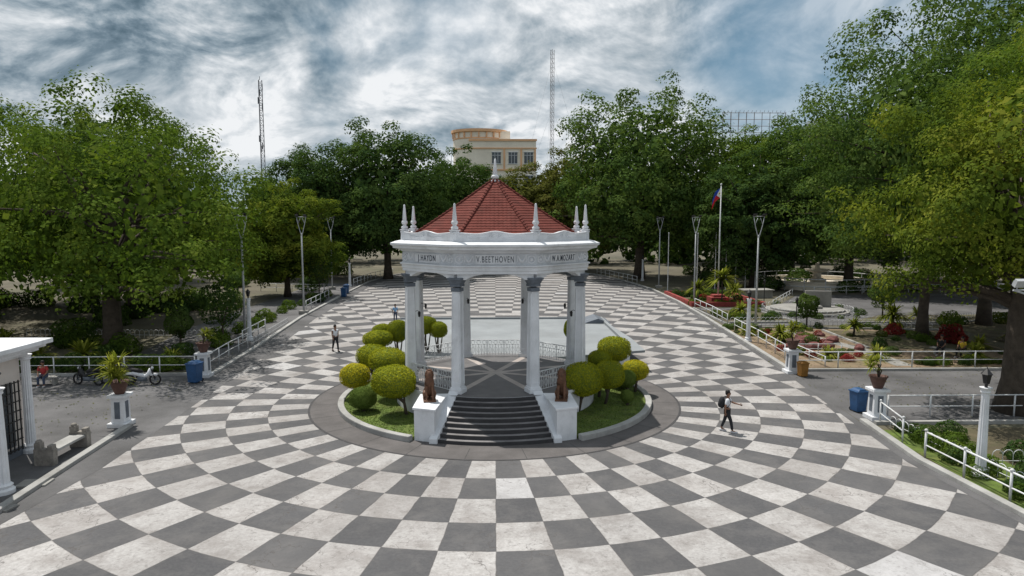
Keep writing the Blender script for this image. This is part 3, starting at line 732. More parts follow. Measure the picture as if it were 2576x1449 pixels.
for i in range(14): shrub(-18-U(0,2.5),8+i*2.8,U(.4,.8),rr_.choice([sh[0],shB,shA]))
for i in range(26): shrub(U(-46,-22),U(7.5,16),U(.5,1.1),rr_.choice([sh[0],shA,shY]),"leafy green shrub under the trees")
for i in range(22): shrub(U(-50,-24),U(14,40),U(.8,1.7),rr_.choice([sh[0],shA,shB]),"dense green shrub under the trees")
for i in range(26): shrub(U(24,60),U(46,80),U(.9,1.8),rr_.choice([sh[0],shB,shB]),"dense dark green shrub under the trees")
for i in range(16): shrub(U(-40,-22),U(50,85),U(.9,1.8),rr_.choice([sh[0],shB]),"dense dark green shrub under the trees")
for i in range(18): shrub(34+U(0,14),U(8,24),U(.5,.9),rr_.choice([shY,shB,shA]))
shrub(31.5,14,.9,shR,"red leaved garden shrub"); shrub(29.5,17.5,.6,shR,"red leaved garden shrub")
def smalltree(x,y,h,r,mt='leafB'):
    me=shrubmesh(int(abs(x)*5),2400,.17,(r,r,h*.36),rough=.2)
    e_=empty("small_tree","small dark green tree beside the kerb","tree",(x,y,0)); mk("crown",me,mt,e_,(0,0,h*.66)); mk("trunk",stems(h*.6,.07,2,5),'bark',e_)
smalltree(-18.6,14.6,4.2,1.25); smalltree(-19.3,43,4.8,1.3); smalltree(-20.5,12.5,3,.8); smalltree(33.5,26,3.2,1.1,'leafD'); smalltree(24.8,21.5,2.6,.8,'leafD')
rr_=random.Random(8)
for i in range(18):
    x=19+rr_.uniform(0,5); y=11+rr_.uniform(0,6); r=rr_.uniform(.25,.5)
    m=MB(); m.ball((0,0,0),(r*1.3,r,r*.8),7,5); m.v=[(a*rr_.uniform(.8,1.2),b*rr_.uniform(.8,1.2),c*rr_.uniform(.8,1.2)) for a,b,c in m.v]
    tag(mk("garden_rock",m,'rock',None,(x,y,r*.35),rr_.uniform(0,6)),"reddish brown rough garden boulder on dry soil","rock","garden boulders")
rs=np.random.RandomState(12); n=5000
xs=np.concatenate([rs.uniform(16,45,n//2),rs.uniform(-45,-15.5,n//2)]); ys=rs.uniform(-5,22,n)
P=np.stack([xs,ys,np.full(n,.03)],1); Nn=rs.normal(size=(n,3))*[.2,.2,.1]+[0,0,1]
o=mk("fallen_leaves",leafmesh("fallen_leaves",P,Nn,.10,.6,rs),'leafR'); o["kind"]="stuff"; tag(o,"scattered dry fallen leaves on paths and soil","leaves")

# ------------------------------------------------------------ railings
def rail(pts,h=.95,sp=2.0,lab="white painted pipe railing along the kerb",r=.03,mid=(.5,),name="railing",balls=False,grp="white pipe railings"):
    m=MB(); m.smooth=True
    for z in(h,)+tuple(h*q for q in mid): m.tube([(x,y,z) for x,y in pts],r if z==h else r*.75,6)
    for i in range(len(pts)-1):
        a=Vector(pts[i]); b=Vector(pts[i+1]); n=max(1,round((b-a).length/sp))
        for k in range(n+(1 if i==len(pts)-2 else 0)):
            q=a.lerp(b,k/n); m.tube([(q.x,q.y,0),(q.x,q.y,h+.03)],r*1.15,6)
            if balls: m.ball((q.x,q.y,h+.06),r*1.8,8,5)
    return tag(mk(name,m,'whitewood'),lab,"railing",grp)
rail([(-16.6,5.7),(-30,5.7)]); rail([(-16.1,6.3),(-16.4,10),(-16.5,13.5)]); rail([(-17.2,14.5),(-17.5,20)])
rail([(-17.7,32),(-18.0,42)]); rail([(-19.2,45),(-20,48),(-28,50)]); rail([(-18.2,56),(-17.8,66),(-16,75)]); rail([(-14,79.6),(-9,84.6),(-5,86.6)])
rail([(14,79.6),(9,84.6),(5,86.6)]); rail([(19.0,59),(17.8,66),(16,75)]); rail([(17.1,6.1),(22,6.1),(33,6.1)],lab="white pipe railing round a dry garden bed")
rail([(17.5,8.5),(18.0,14),(18.3,19.5)]); rail([(18.6,22),(19.0,27),(19.2,33)]); rail([(36,44),(48,46),(60,47)]); rail([(27,33.5),(33.5,44)],.7)
rail([(16.8,-3.6),(26,-3.6)]); rail([(15.9,-4.6),(15.4,-7.0)],balls=True)
rail([(15.25,-8.6),(15.35,-12.5),(15.6,-16)],.95,2.2,"heavy white pipe railing sloping beside the plaza kerb",r=.034,balls=True)
rail([(19,6.5),(19,10.5),(22,10.5)],.6)
def hoop(pts,h=.5,w=.35,lab="low white hoop fence round a garden bed"):
    m=MB()
    for i in range(len(pts)-1):
        a=Vector(pts[i]); b=Vector(pts[i+1]); L=(b-a).length; n=max(1,int(L/w)); d=(b-a)/n
        for k in range(n):
            s=a+d*k; m.tube([(s.x,s.y,0),(s.x,s.y,h*.7)]+[(s.x+d.x*(.5-.5*cos(t*pi/5)),s.y+d.y*(.5-.5*cos(t*pi/5)),h*.7+h*.3*sin(t*pi/5)) for t in range(1,6)]+[(s.x+d.x,s.y+d.y,0)],.014,4)
        m.tube([(a.x,a.y,h*.35),(b.x,b.y,h*.35)],.012,4)
    tag(mk("hoop_fence",m,'whitewood'),lab,"fence","low hoop fences")
hoop([(16.1,-5.0),(16.4,-9),(16.8,-14)]); hoop([(17,-9.5),(22,-9.7)],.6); hoop([(19,21.5),(28,21.5),(34,20)]); hoop([(28,24),(36,23.4),(44,27)]); hoop([(-16.4,14),(-17,24)],.5); hoop([(-20,17),(-34,18)],.6); hoop([(19.3,23.3),(25.1,23.3)],.5)
pc=[(28.7+3.9*cos(t*pi/12),30+3.9*sin(t*pi/12)) for t in range(25)]; hoop(pc,.6)

# ------------------------------------------------------------ street lamps
def lamp_proto():
    e_=empty("street_lamp","tall pale grey pole with V arms and twin floodlights","street lamp",(0,0,0),0,"tall floodlight poles round the plaza")
    p=MB(); p.smooth=True; p.tube([(0,0,.3),(0,0,4.5),(0,0,7.3)],[.095,.075,.06],10); mk("pole",p,'steel',e_)
    b=MB(); b.box((0,0,.16),(.75,.75,.32)); mk("base",b,'concrete',e_,bevel=.02)
    a=MB(); a.smooth=True
    for q in(-1,1):
        a.tube([(0,0,7.0),(q*.12,0,7.4),(q*.30,0,8.1),(q*.42,0,8.75)],[.04,.035,.03,.03],6); a.tube([(q*.30,0,8.1),(q*.1,0,8.6)],.02,5)
    a.tube([(-.45,0,8.72),(.45,0,8.72)],.03,6); mk("arm",a,'steel',e_)
    for q in(-.36,.36):
        h=MB(); h.box((q,-.10,8.82),(.26,.34,.08),rx=-.5); h.box((q,.02,8.83),(.16,.16,.12),rx=-.5); mk("floodlight",h,'black',e_)
    return e_
LP=lamp_proto(); LP.location=(-18,17.2,0)
for x,y,rz in((-17.3,29.8,0),(-20,52,.4),(20.5,53,0),(19.7,35,.2),(20.3,20.5,0)): clone(LP,(x,y,0),rz)
e_=empty("street_lamp","grey pole with a side arm carrying two small floodlights","street lamp",(15.75,-13.0,0))
m=MB(); m.smooth=True; m.tube([(0,0,0),(0,0,6.6)],[.09,.06],10); mk("pole",m,'steel',e_)
m=MB(); m.tube([(0,0,5.9),(-.5,0,6.25),(-1.15,0,6.45)],.03,6); m.tube([(0,0,6.45),(-1.15,0,6.45)],.025,6); mk("arm",m,'steel',e_)
for x,z in((-1.05,6.65),(-.5,6.65)):
    m=MB(); m.box((x,-.08,z),(.26,.12,.22),rx=.5); m.box((x,.03,z-.02),(.16,.1,.14),rx=.5); m.tube([(x,0,6.45),(x,0,z)],.02,5); mk("floodlight",m,'steel',e_)
def fluted(x,y,h=2.9,k=1):
    e_=empty("lamp_post","short white fluted concrete post topped by black lantern","lamp post",(x,y,0),0,"white fluted lamp posts")
    m=MB(); m.lathe([(.26*k,0),(.26*k,.12),(.20*k,.18),(.22*k,.26),(.17*k,.32)],16)
    n=24; vs=[]
    for f in range(2):
        for i in range(n): a=2*pi*i/n; r=(.16,.115)[f]*k*(1 if i%2 else .86); vs.append((r*cos(a),r*sin(a),(.32,h-.2)[f]))
    m.add(vs,[(i,(i+1)%n,(i+1)%n+n,i+n) for i in range(n)])
    m.lathe([(.115*k,h-.2),(.15*k,h-.16),(.14*k,h-.1),(.19*k,h)],16); mk("post",m,'white',e_)
    l=MB(); l.lathe([(.05,h),(.05,h+.1),(.10,h+.14),(.15,h+.42),(.19,h+.44),(.03,h+.62),(.0,h+.7)],6); mk("lantern",l,'black',e_)
for x,y in((-17.3,16.1),(-18.6,55.6),(17.6,14.8),(20.6,63),(15.95,-10.4)): fluted(x,y,3.0)
fluted(-15.25,-11.0,3.3,1.25)
for x,y in((22.6,18.5),(26.5,34.5)):
    e_=empty("lamp_post","slim black garden lantern post","lamp post",(x,y,0)); m=MB(); m.tube([(0,0,0),(0,0,2.2)],.04,6); m.lathe([(.05,2.2),(.14,2.5),(.02,2.7)],6); mk("post",m,'black',e_)
m=MB(); m.smooth=True; m.tube([(0,0,0),(0,0,12.0)],[.09,.05],8); m.ball((0,0,12.05),.1)
fp=empty("flagpole","tall white flagpole on a red planter","flagpole",(22.9,37.5,0)); mk("pole",m,'whitewood',fp)
fl=empty("flag","draped blue, red and white national flag","flag",(22.9,37.5,0))
NX,NZ=10,8
def fpnt(i,j):
    s=i/NX; t=j/NZ; return (-.08-s*.85,.25*sin(s*5+t)*s,11.7-t*1.0-s*s*1.25-.1*sin(s*6))
for nm,mm,j0,j1 in(("blue_band",'flagb',0,4),("red_band",'flagr',4,8)):
    m=MB(); m.add([fpnt(i,j) for j in range(j0,j1+1) for i in range(NX+1)],[(a*(NX+1)+i,a*(NX+1)+i+1,(a+1)*(NX+1)+i+1,(a+1)*(NX+1)+i) for a in range(j1-j0) for i in range(NX)]); mk(nm,m,mm,fl)
m=MB()
for dy in(-.02,.02):
    a,b,c=[Vector(fpnt(*q))+Vector((0,dy,0)) for q in((0,0),(0,8),(4,4))]; m.add([a,b,c],[(0,1,2)])
mk("white_triangle",m,'flagw',fl)
m=MB(); c_=Vector(fpnt(1,4))
for dy in(-.06,.03): m.add([c_+Vector((.12*cos(t*pi/8)*(1 if t%2 else .5),dy,.12*sin(t*pi/8)*(1 if t%2 else .5))) for t in range(16)],[tuple(range(16))])
mk("sun_emblem",m,'yshirt',fl)
for x,y in((20.6,49),(23.5,47),(26.6,50),(27.9,50),(29.1,50),(30.3,50),(31.5,50)):
    m=MB(); m.tube([(0,0,0),(0,0,6.9)],[.06,.035],6); m.ball((0,0,6.93),.07,8,5); tag(mk("bare_flagpole",m,'whitewood',None,(x,y,0)),"slim bare white flagpole without a flag","flagpole","row of bare flagpoles")
m=MB(); m.strip([(19.2,34),(26.5,34),(26.5,45),(19.2,45),(19.2,34.2)],0,-.35,0,.45); tag(mk("red_planter_wall",m,'redp'),"low red painted planter wall","planter")
sheet("planter_soil",[(19.5,34.3),(26.2,34.3),(26.2,44.7),(19.5,44.7)],.02,'rough')
m=MB(); m.box((22.9,37.6,.3),(1.8,1.7,.6)); m.box((22.9,37.6,.7),(1.2,1.1,.25)); tag(mk("flagpole_plinth",m,'redp',bevel=.03),"low stepped red plinth at the flagpole foot","plinth")
ft=empty("fountain","round cream fountain basin with white railing","fountain",(41,54,0))
m=MB(); m.lathe([(6.3,0),(6.3,.9),(6.5,.95),(6.5,1.05),(5.9,1.05),(5.9,.5),(0.01,.5)],40,cap1=False); mk("basin",m,'cream',ft)
m=MB(); m.lathe([(1.2,.5),(1.0,1.0),(.5,1.2),(.5,1.8),(1.4,2.1),(1.5,2.25),(.3,2.2),(.25,3.0),(.0,3.1)],20); mk("pedestal",m,'cream',ft)
m=MB()
for z in(.6,1.5): m.tube([(7.4*cos(t*pi/20),7.4*sin(t*pi/20),z) for t in range(41)],.05,5)
for t in range(20): m.tube([(7.4*cos(t*pi/10),7.4*sin(t*pi/10),0),(7.4*cos(t*pi/10),7.4*sin(t*pi/10),1.55)],.05,5)
mk("railing",m,'whitewood',ft)
mn=empty("monument","round grey stepped platform with a cream memorial wall","monument",(28.7,30,0))
m=MB(); m.lathe([(3.6,0),(3.6,.25),(3.2,.25),(3.2,.42)],40); mk("platform",m,'concrete',mn)
m=MB(); m.box((1.3,.6,1.15),(2.3,.3,1.5),rz=-.2); m.box((.2,-.6,.55),(1.6,.9,.25),rz=-.1); mk("memorial_wall",m,'concrete',mn,bevel=.02)
m=MB(); m.box((0,0,.4),(3.2,1.6,.8)); m.box((0,0,.86),(3.5,1.9,.12)); tag(mk("stone_platform",m,'concrete',None,(28.5,42,0),.1),"low pale concrete platform near the fountain","platform")

def bin_(x,y,mt,lab,s=1):
    e_=empty("litter_bin",lab,"litter bin",(x,y,0),random.uniform(-.3,.3),"plaza litter bins"); e_.scale=(s,s,s)
    m=MB(); m.box((0,0,.5),(.48,.48,.9),top=(1.22,1.22)); mk("body",m,mt,e_,bevel=.03)
    m=MB(); m.box((0,0,.98),(.64,.64,.07)); m.box((0,0,1.06),(.5,.56,.09),top=(.6,.8)); mk("lid",m,mt,e_,bevel=.02)
    for q in(-.2,.2):
        m=MB(); m.tube([(q,.27,.1),(q+.04,.27,.1)],.09,10); mk("wheel",m,'rubber',e_)
bin_(-15.65,3.5,'bluebin',"blue plastic wheeled bin beside a white pillar",1.05); bin_(-16.7,43.5,'bluebin',"blue plastic wheeled bin at the kerb"); bin_(16.6,4.1,'yellowbin',"orange brown plastic bin beside a white pillar",.78); bin_(16.0,-2.7,'bluebin',"blue plastic wheeled bin beside a white pillar",.95); bin_(-17.2,47,'bluebin',"blue plastic wheeled bin at the kerb")

bn=empty("park_bench","weathered grey stone bench with carved end blocks","bench",(-15.5,-7.6,0))
m=MB(); m.box((0,0,.45),(.55,1.72,.10)); mk("seat",m,'kerb',bn,bevel=.02)
for q in(-1,1):
    m=MB(); m.box((0,q*.98,.30),(.68,.24,.60)); m.box((-.2,q*.98,.70),(.22,.24,.22)); m.box((.22,q*.98,.66),(.18,.24,.14)); m.ball((-.2,q*.98,.84),(.11,.13,.07),8,5); mk("leg",m,'stone',bn,bevel=.04)
for x,y,w,d,r in((-14.75,-10.3,.9,.6,.1),(-14.5,-12.2,.8,.5,-.1)):
    m=MB(); m.box((0,0,.03),(w,d,.06)); tag(mk("drain_cover",m,'concrete',None,(x,y,.01),r,bevel=.01),"rectangular concrete drain cover on the pavement","drain cover","drain covers")
# kiosk
kk=empty("kiosk","small cream park kiosk with stepped white roof and barred gate","kiosk",(-16.75,-10.9,0))
m=MB(); m.box((-3.6,0,1.9),(6.4,7.4,3.8)); mk("wall",m,'kioskw',kk)
m=MB(); m.box((-3.6,-.2,3.70),(7.3,7.5,.16)); m.box((-3.6,-.2,3.84),(7.9,7.8,.14)); m.box((-3.6,-.2,3.97),(8.3,8.0,.13)); m.box((-3.6,-.2,4.11),(8.7,8.2,.16)); m.box((-5.0,-.3,4.43),(5.6,6.4,.5)); m.box((-5.0,-.3,4.73),(5.9,6.7,.10)); mk("roof",m,'white',kk,bevel=.015)
m=MB(); m.lathe([(.30,0),(.30,.14),(.24,.2),(.26,.28),(.20,.34)],16)
n=28; vs=[]
for f in range(2):
    for i in range(n): a=2*pi*i/n; r=(.17,.14)[f]*(1 if i%2 else .86); vs.append((r*cos(a),r*sin(a),(.34,3.4)[f]))
m.add(vs,[(i,(i+1)%n,(i+1)%n+n,i+n) for i in range(n)]); m.lathe([(.14,3.4),(.19,3.44),(.17,3.5),(.22,3.61)],16)
mk("column",m,'white',kk,(-.2,3.75,0))
m=MB(); m.box((-.385,2.1,1.55),(.04,2.3,2.3)); wn=mk("window",m,'window',kk)
m=MB()
for i in range(12): m.box((-.12,1.0+i*.2,1.55),(.035,.035,2.5))
for i in range(8): m.box((-.12,2.1,.36+i*.34),(.04,2.3,.035))
mk("window_grille",m,'black',wn)
m=MB(); m.box((-.36,0,.15),(.10,7.45,.3)); mk("plinth",m,'capital',kk)

def moto(x,y,rz,col,lab):
    e_=empty("motorcycle",lab,"motorcycle",(x,y,0),rz,"parked motorcycles")
    for q in(-.62,.62):
        m=MB(); m.smooth=True; m.tube([(q+.25*cos(t*pi/10),0,.29+.25*sin(t*pi/10)) for t in range(21)],.045,8,cap=False)
        w=mk("wheel",m,'rubber',e_)
        m=MB(); m.tube([(q,-.04,.29),(q,.04,.29)],.05,10)
        for t in range(6): m.tube([(q,0,.29),(q+.24*cos(t*pi/3),0,.29+.24*sin(t*pi/3))],.010,4)
        mk("rim",m,'capital',w)
    m=MB(); m.smooth=True; m.tube([(-.75,0,.62),(-.4,0,.66),(-.05,0,.55),(.15,0,.45),(.35,0,.6),(.42,0,.85)],[.05,.13,.12,.10,.12,.08],8); m.tube([(.4,0,.55),(.75,0,.52)],[.09,.05],8); mk("body",m,col,e_)
    m=MB(); m.smooth=True; m.tube([(-.75,0,.80),(-.45,0,.80),(-.1,0,.74),(.05,0,.70)],[.07,.12,.12,.06],8); mk("seat",m,'rubber',e_)
    m=MB(); m.tube([(.62,-.05,.29),(.42,-.05,.95)],.025,6); m.tube([(.62,.05,.29),(.42,.05,.95)],.025,6); m.tube([(.30,-.34,1.02),(.42,-.1,.98),(.42,.1,.98),(.30,.34,1.02)],.018,6)
    for q in(-.25,.25): m.tube([(.38,q,1.0),(.42,q*1.2,1.2)],.01,4); m.ball((.42,q*1.2,1.22),(.02,.07,.045),6,4)
    mk("handlebar",m,'black',e_)
    m=MB(); m.smooth=True; m.tube([(-.1,.08,.28),(-.75,.12,.38)],[.03,.05],8); m.box((.0,0,.33),(.4,.22,.22)); mk("engine",m,'capital',e_)
    m=MB(); m.ball((.5,0,.88),(.07,.09,.08),8,6); mk("headlight",m,'glass',e_)
moto(-20.9,3.1,2.9,'black',"black underbone motorcycle parked by the railing"); moto(-18.1,3.0,.15,'wshirt',"white and black scooter parked by the railing"); moto(-19.5,3.4,3.3,'black',"dark motorcycle parked by the railing")

# ------------------------------------------------------------ lions
def skin(name,verts,edges,radii,sub=2,root=0):
    me=bpy.data.meshes.new(name); me.from_pydata(verts,edges,[]); o=bpy.data.objects.new(name,me); COL.objects.link(o)
    o.modifiers.new("s",'SKIN'); s=o.modifiers.new("u",'SUBSURF'); s.levels=sub; s.render_levels=sub
    sv=me.skin_vertices[0].data
    for i,r in enumerate(radii):
        sv[i].radius=(r,r) if not hasattr(r,'__len__') else r; sv[i].use_root=(i==root)
    bpy.context.view_layer.update(); dg=bpy.context.evaluated_depsgraph_get()
    m2=bpy.data.meshes.new_from_object(o.evaluated_get(dg)); bpy.data.objects.remove(o)
    m2.polygons.foreach_set('use_smooth',[True]*len(m2.polygons)); m2.materials.clear(); return m2
def joinmb(me,mb,name):
    v=[tuple(x.co) for x in me.vertices]; f=[list(p.vertices) for p in me.polygons]; mi=[0]*len(f); sm=[True]*len(f); o=len(v)
    v+=mb.v; f+=[[i+o for i in q] for q in mb.f]; mi+=mb.mi; sm+=mb.sm
    m=bpy.data.meshes.new(name); m.from_pydata(v,[],f); m.polygons.foreach_set('material_index',mi); m.polygons.foreach_set('use_smooth',sm); m.update(); return m
lv=[(0,.22,.24),(0,.10,.50),(0,-.04,.78),(0,-.08,.98),(0,-.20,1.02),
 (.14,-.06,.66),(.14,-.16,.36),(.14,-.18,.08),(.14,-.28,.04),(-.14,-.06,.66),(-.14,-.16,.36),(-.14,-.18,.08),(-.14,-.28,.04),
 (.20,.14,.26),(.23,-.06,.28),(.22,.06,.08),(.22,-.16,.05),(-.20,.14,.26),(-.23,-.06,.28),(-.22,.06,.08),(-.22,-.16,.05),
 (0,.42,.10),(.18,.46,.08),(.26,.3,.12),(.09,-.02,1.12),(-.09,-.02,1.12)]
le=[(0,1),(1,2),(2,3),(3,4),(2,5),(5,6),(6,7),(7,8),(2,9),(9,10),(10,11),(11,12),(0,13),(13,14),(14,15),(15,16),(0,17),(17,18),(18,19),(19,20),(0,21),(21,22),(22,23),(3,24),(3,25)]
lr=[.19,.17,.20,.165,.075,.09,.065,.05,.055,.09,.065,.05,.055,.13,.10,.06,.05,.13,.10,.06,.05,.04,.03,.045,.035,.035]
lm=skin("body",lv,le,lr,2)
mn_=MB(); mn_.smooth=True
for i in range(14):
    a=2*pi*i/14; mn_.ball((.15*cos(a),-.03,.95+.17*sin(a)),(.06,.09,.07),6,5)
for i in range(8): a=pi+pi*i/7; mn_.ball((.13*cos(a),-.08,.78+.14*sin(a)),(.05,.09,.07),6,5)
for sd in(-1,1):
    o=empty("lion_statue","brown bronze sitting lion statue on white stair pedestal","statue",(sd*2.62,-5.25,1.31),-sd*.15,"pair of stair lions")
    mk("body",lm,'bronze',o); mk("mane",mn_.mesh("mane"),'bronze',o)
    m=MB(); m.box((0,.05,.03),(.56,.85,.06)); mk("statue_base",m,'bronze',o,bevel=.01); o.scale=(.88,.9,1.08)

# ------------------------------------------------------------ people
def person(loc,rz,pose,shirt,trou,label,sleeve=True,hair='hair',h=1.68,shoes='shoe'):
    """local frame: faces +X, Z up, Y left"""
    J=pose; e_=empty("person",label,"person",loc,rz); k=h/1.70; e_.scale=(k,k,k)
    V=[];E=[];Rr=[]
    def a(p,r,par=None):
        V.append(tuple(p)); Rr.append(r)
        if par is not None: E.append((par,len(V)-1))
        return len(V)-1
    pel=a(J['pel'],.115); wa=a(Vector(J['pel']).lerp(Vector(J['che']),.5),.105,pel); ch=a(J['che'],.125,wa); nk=a(J['nek'],.052,ch)
    h1=a(Vector(J['nek'])+Vector((.02,0,.10)),.078,nk); a(Vector(J['nek'])+Vector((.015,0,.19)),.088,h1)
    a(Vector(J['nek'])+Vector((.108,0,.125)),.016,h1)
    hands=[]
    for s,sg in(('L',1),('R',-1)):
        sh_=a(J['sh'+s],.055,ch); el=a(J['el'+s],.038,sh_); wr=a(J['wr'+s],.026,el)
        d=(Vector(J['wr'+s])-Vector(J['el'+s])).normalized(); pm=Vector(J['wr'+s])+d*.07; a(pm,(.034,.016),wr); hands.append((pm,d,sg))
        hp=a(J['hp'+s],.085,pel); kn=a(J['kn'+s],.056,hp); an=a(J['an'+s],.038,kn); a(J['to'+s],.034,an)
    body=skin("body",V,E,Rr,2,0)
    fb=MB(); fb.smooth=True
    for pm,d,sg in hands:
        side=Vector((1,0,0)); side=(side-d*side.dot(d)).normalized()
        for i,l in enumerate((.072,.082,.078,.062)):
            o0=pm+side*(.026-.0175*i)-d*.005; o1=o0+d*l*.55; o2=o1+d*l*.4-Vector((0,sg*.014,0)); fb.tube([o0,o1,o2],[.0095,.0085,.007],6)
        o0=pm+side*.028-d*.04; fb.tube([o0,o0+side*.03+d*.03,o0+side*.035+d*.062],[.011,.010,.008],6)
    N_=Vector(J['nek'])
    for q in(-1,1): fb.ball(N_+Vector((.02,q*.082,.14)),(.018,.012,.03),8,5)
    fb.cur=1
    for q in(-1,1): fb.ball(N_+Vector((.096,q*.032,.158)),(.010,.014,.008),8,5)
    fb.ball(N_+Vector((.098,0,.078)),(.008,.026,.006),8,4)
    mk("body",joinmb(body,fb,"body"),['skin','hair'],e_)
    P,C=Vector(J['pel']),Vector(J['che']); V=[];E=[];Rr=[]
    w=a(P,.135); w2=a(P.lerp(C,.5),.128,w); c=a(C,.145,w2); a(Vector(J['nek'])-Vector((0,0,.03)),.066,c)
    for s in'LR':
        sh_=a(J['sh'+s],.072,c)
        S_,El=Vector(J['sh'+s]),Vector(J['el'+s]); a(S_.lerp(El,.8 if sleeve else .15),.058 if sleeve else .06,sh_)
    mk("shirt",skin("shirt",V,E,Rr,2,0),shirt,e_)
    V=[];E=[];Rr=[]
    w=a(P+Vector((0,0,-.02)),.130)
    for s in'LR':
        hp=a(J['hp'+s],.100,w); kn=a(J['kn'+s],.070,hp); a(Vector(J['kn'+s]).lerp(Vector(J['an'+s]),.93),.055,kn)
    mk("trousers",skin("trousers",V,E,Rr,2,0),trou,e_)
    for s in'LR':
        an,to=Vector(J['an'+s]),Vector(J['to'+s]); m=MB(); m.smooth=True
        d=(to-an); d.z=0; d.normalize(); g=Vector((an.x,an.y,to.z))
        m.tube([g-d*.07,g-d*.02+Vector((0,0,.02)),g+d*.08,g+d*.18,g+d*.21],[.03,.05,.048,.04,.02],8); mk("shoe",m,shoes,e_)
    m=MB(); m.smooth=True; m.ball(N_+Vector((-.012,0,.205)),(.098,.092,.085),14,9); m.ball(N_+Vector((-.05,0,.15)),(.06,.085,.09),12,8); mk("hair",m,hair,e_)
    return e_
def stand(stride=.0,armL=0.,armR=0.,bendL=.1,bendR=.1):
    J=dict(pel=(0,0,.93),che=(.01,0,1.24),nek=(.01,0,1.45))
    for s,sg in(('L',1),('R',-1)):
        st_=stride*sg; aa=(armL if s=='L' else armR); bb=(bendL if s=='L' else bendR)
        J['hp'+s]=(0,sg*.09,.86); J['kn'+s]=(st_*.55+.03,sg*.095,.49); J['an'+s]=(st_,sg*.10,.085+(.05 if st_<0 else 0)); J['to'+s]=(st_+.16,sg*.11,.035)
        S=Vector((.0,sg*.185,1.37)); El=S+Vector((sin(aa)*.28,sg*.05,-cos(aa)*.28)); W=El+Vector((sin(aa+bb)*.25,0,-cos(aa+bb)*.25))
        J['sh'+s]=S; J['el'+s]=El; J['wr'+s]=W
    return J
person((-10.3,11.8,.016),-.9,stand(.20,-.25,.25,.2,.3),'wshirt','dark',"man in white sleeveless shirt and black trousers walking",False,h=1.72,shoes='dark')
person((9.2,-5.5,.016),-.35,stand(-.22,.75,-.25,.6,.25),'wshirt','dark',"man in white t-shirt and black trousers walking with backpack",True,h=1.68)
bp=empty("backpack","black backpack worn on a walking man's back","backpack",(9.2-.17,-5.5+.06,1.20),-.35)
m=MB(); m.smooth=True; m.ball((-.03,0,0),(.13,.16,.24),12,9); m.ball((-.12,0,-.07),(.07,.12,.13),10,7); mk("bag",m,'dark',bp)
for q in(-1,1):
    m=MB(); m.tube([(0,q*.10,.18),(.10,q*.11,.24),(.25,q*.11,.16),(.29,q*.11,.02),(.2,q*.13,-.14),(.02,q*.12,-.16)],.018,6); mk("strap",m,'dark',bp)
person((-8.3,24.5,.016),-1.2,stand(.1,.1,-.1),'bshirt','jean',"boy in light blue shirt walking across the plaza",True,h=1.5)
def sit():
    J=dict(pel=(0,0,.52),che=(.06,0,.84),nek=(.10,0,1.05))
    for s,sg in(('L',1),('R',-1)):
        J['hp'+s]=(.03,sg*.09,.50); J['kn'+s]=(.44,sg*.13,.50); J['an'+s]=(.42,sg*.13,.09); J['to'+s]=(.56,sg*.14,.035)
        J['sh'+s]=(.08,sg*.18,.98); J['el'+s]=(.16,sg*.22,.72); J['wr'+s]=(.36,sg*.14,.60)
    return J
def seat(x,y,rz,L=1.6):
    m=MB(); m.box((0,0,.40),(.5,L,.08)); m.box((0,-L*.38,.18),(.4,.12,.36)); m.box((0,L*.38,.18),(.4,.12,.36)); tag(mk("concrete_bench",m,'concrete',None,(x,y,0),rz,bevel=.015),"plain low concrete bench in the park","bench")
seat(-23.3,3.2,-1.4); person((-23.1,3.1,0),-1.35,sit(),'rshirt','jean',"man in red shirt sitting on a low bench")
seat(28.3,9.3,-2.6,2.4); person((28.0,9.8,0),-2.4,sit(),'dark','dark',"person in black clothes sitting on a park bench"); person((28.8,9.0,0),-2.7,sit(),'yshirt','dark',"person in yellow shirt sitting on a park bench")

# ------------------------------------------------------------ background buildings, masts
def lattice(x,y,h,w0,w1,nseg,lab,mt,name="radio_mast",dishes=False,guys=False,t=.1):
    e_=empty(name,lab,"mast",(x,y,0)); m=MB()
    leg=[(cos(2*pi*k/3+.4),sin(2*pi*k/3+.4)) for k in range(3)]
    def P(k,f): w=w0+(w1-w0)*f; return (leg[k%3][0]*w,leg[k%3][1]*w,h*f)
    for k in range(3): m.tube([P(k,0),P(k,1)],t,4)
    for j in range(nseg):
        for k in range(3): m.tube([P(k,j/nseg),P(k+1,(j+1)/nseg)],t*.55,3); m.tube([P(k,j/nseg),P(k+1,j/nseg)],t*.55,3)
    mk("lattice",m,mt,e_)
    if dishes:
        m=MB()
        for z,a in((h*.96,0),(h*.93,2),(h*.88,4),(h*.85,1),(h*.66,3),(h*.62,1.5),(h*.60,5)): m.box((.65*cos(a),.65*sin(a),z),(.22,.22,1.8),rz=a)
        m.tube([(0,0,h),(0,0,h+1.0)],.08,4); mk("antenna",m,mt,e_)
    if guys:
        m=MB()
        for f in(.45,.7,.95):
            for a in(.3,2.4,4.5): m.tube([(0,0,h*f),(22*cos(a),22*sin(a),0)],.025,3)
        mk("guy_wire",m,'steel',e_)
lattice(-66.6,168,48,.78,.58,34,"dark grey lattice telecom tower with panel antennas",'mastd',dishes=True,t=.11)
lattice(20.5,218,69,.75,.75,44,"slim guyed grey and red radio mast",'mastr',guys=True,t=.07)
bd=empty("office_building","cream building with ochre trim and a curved corner","building",(.5,128,-.2))
m=MB(); m.box((1.2,6,13.5),(15.4,14,27)); mk("wing",m,'cream',bd)
m=MB(); m.lathe([(6.2,0),(6.2,29.4)],28,0,c=(-4.2,5,0),sy=.9); m.box((-1,6.2,14.6),(8,10,29.2)); mk("corner_tower",m,'cream',bd)
m=MB()
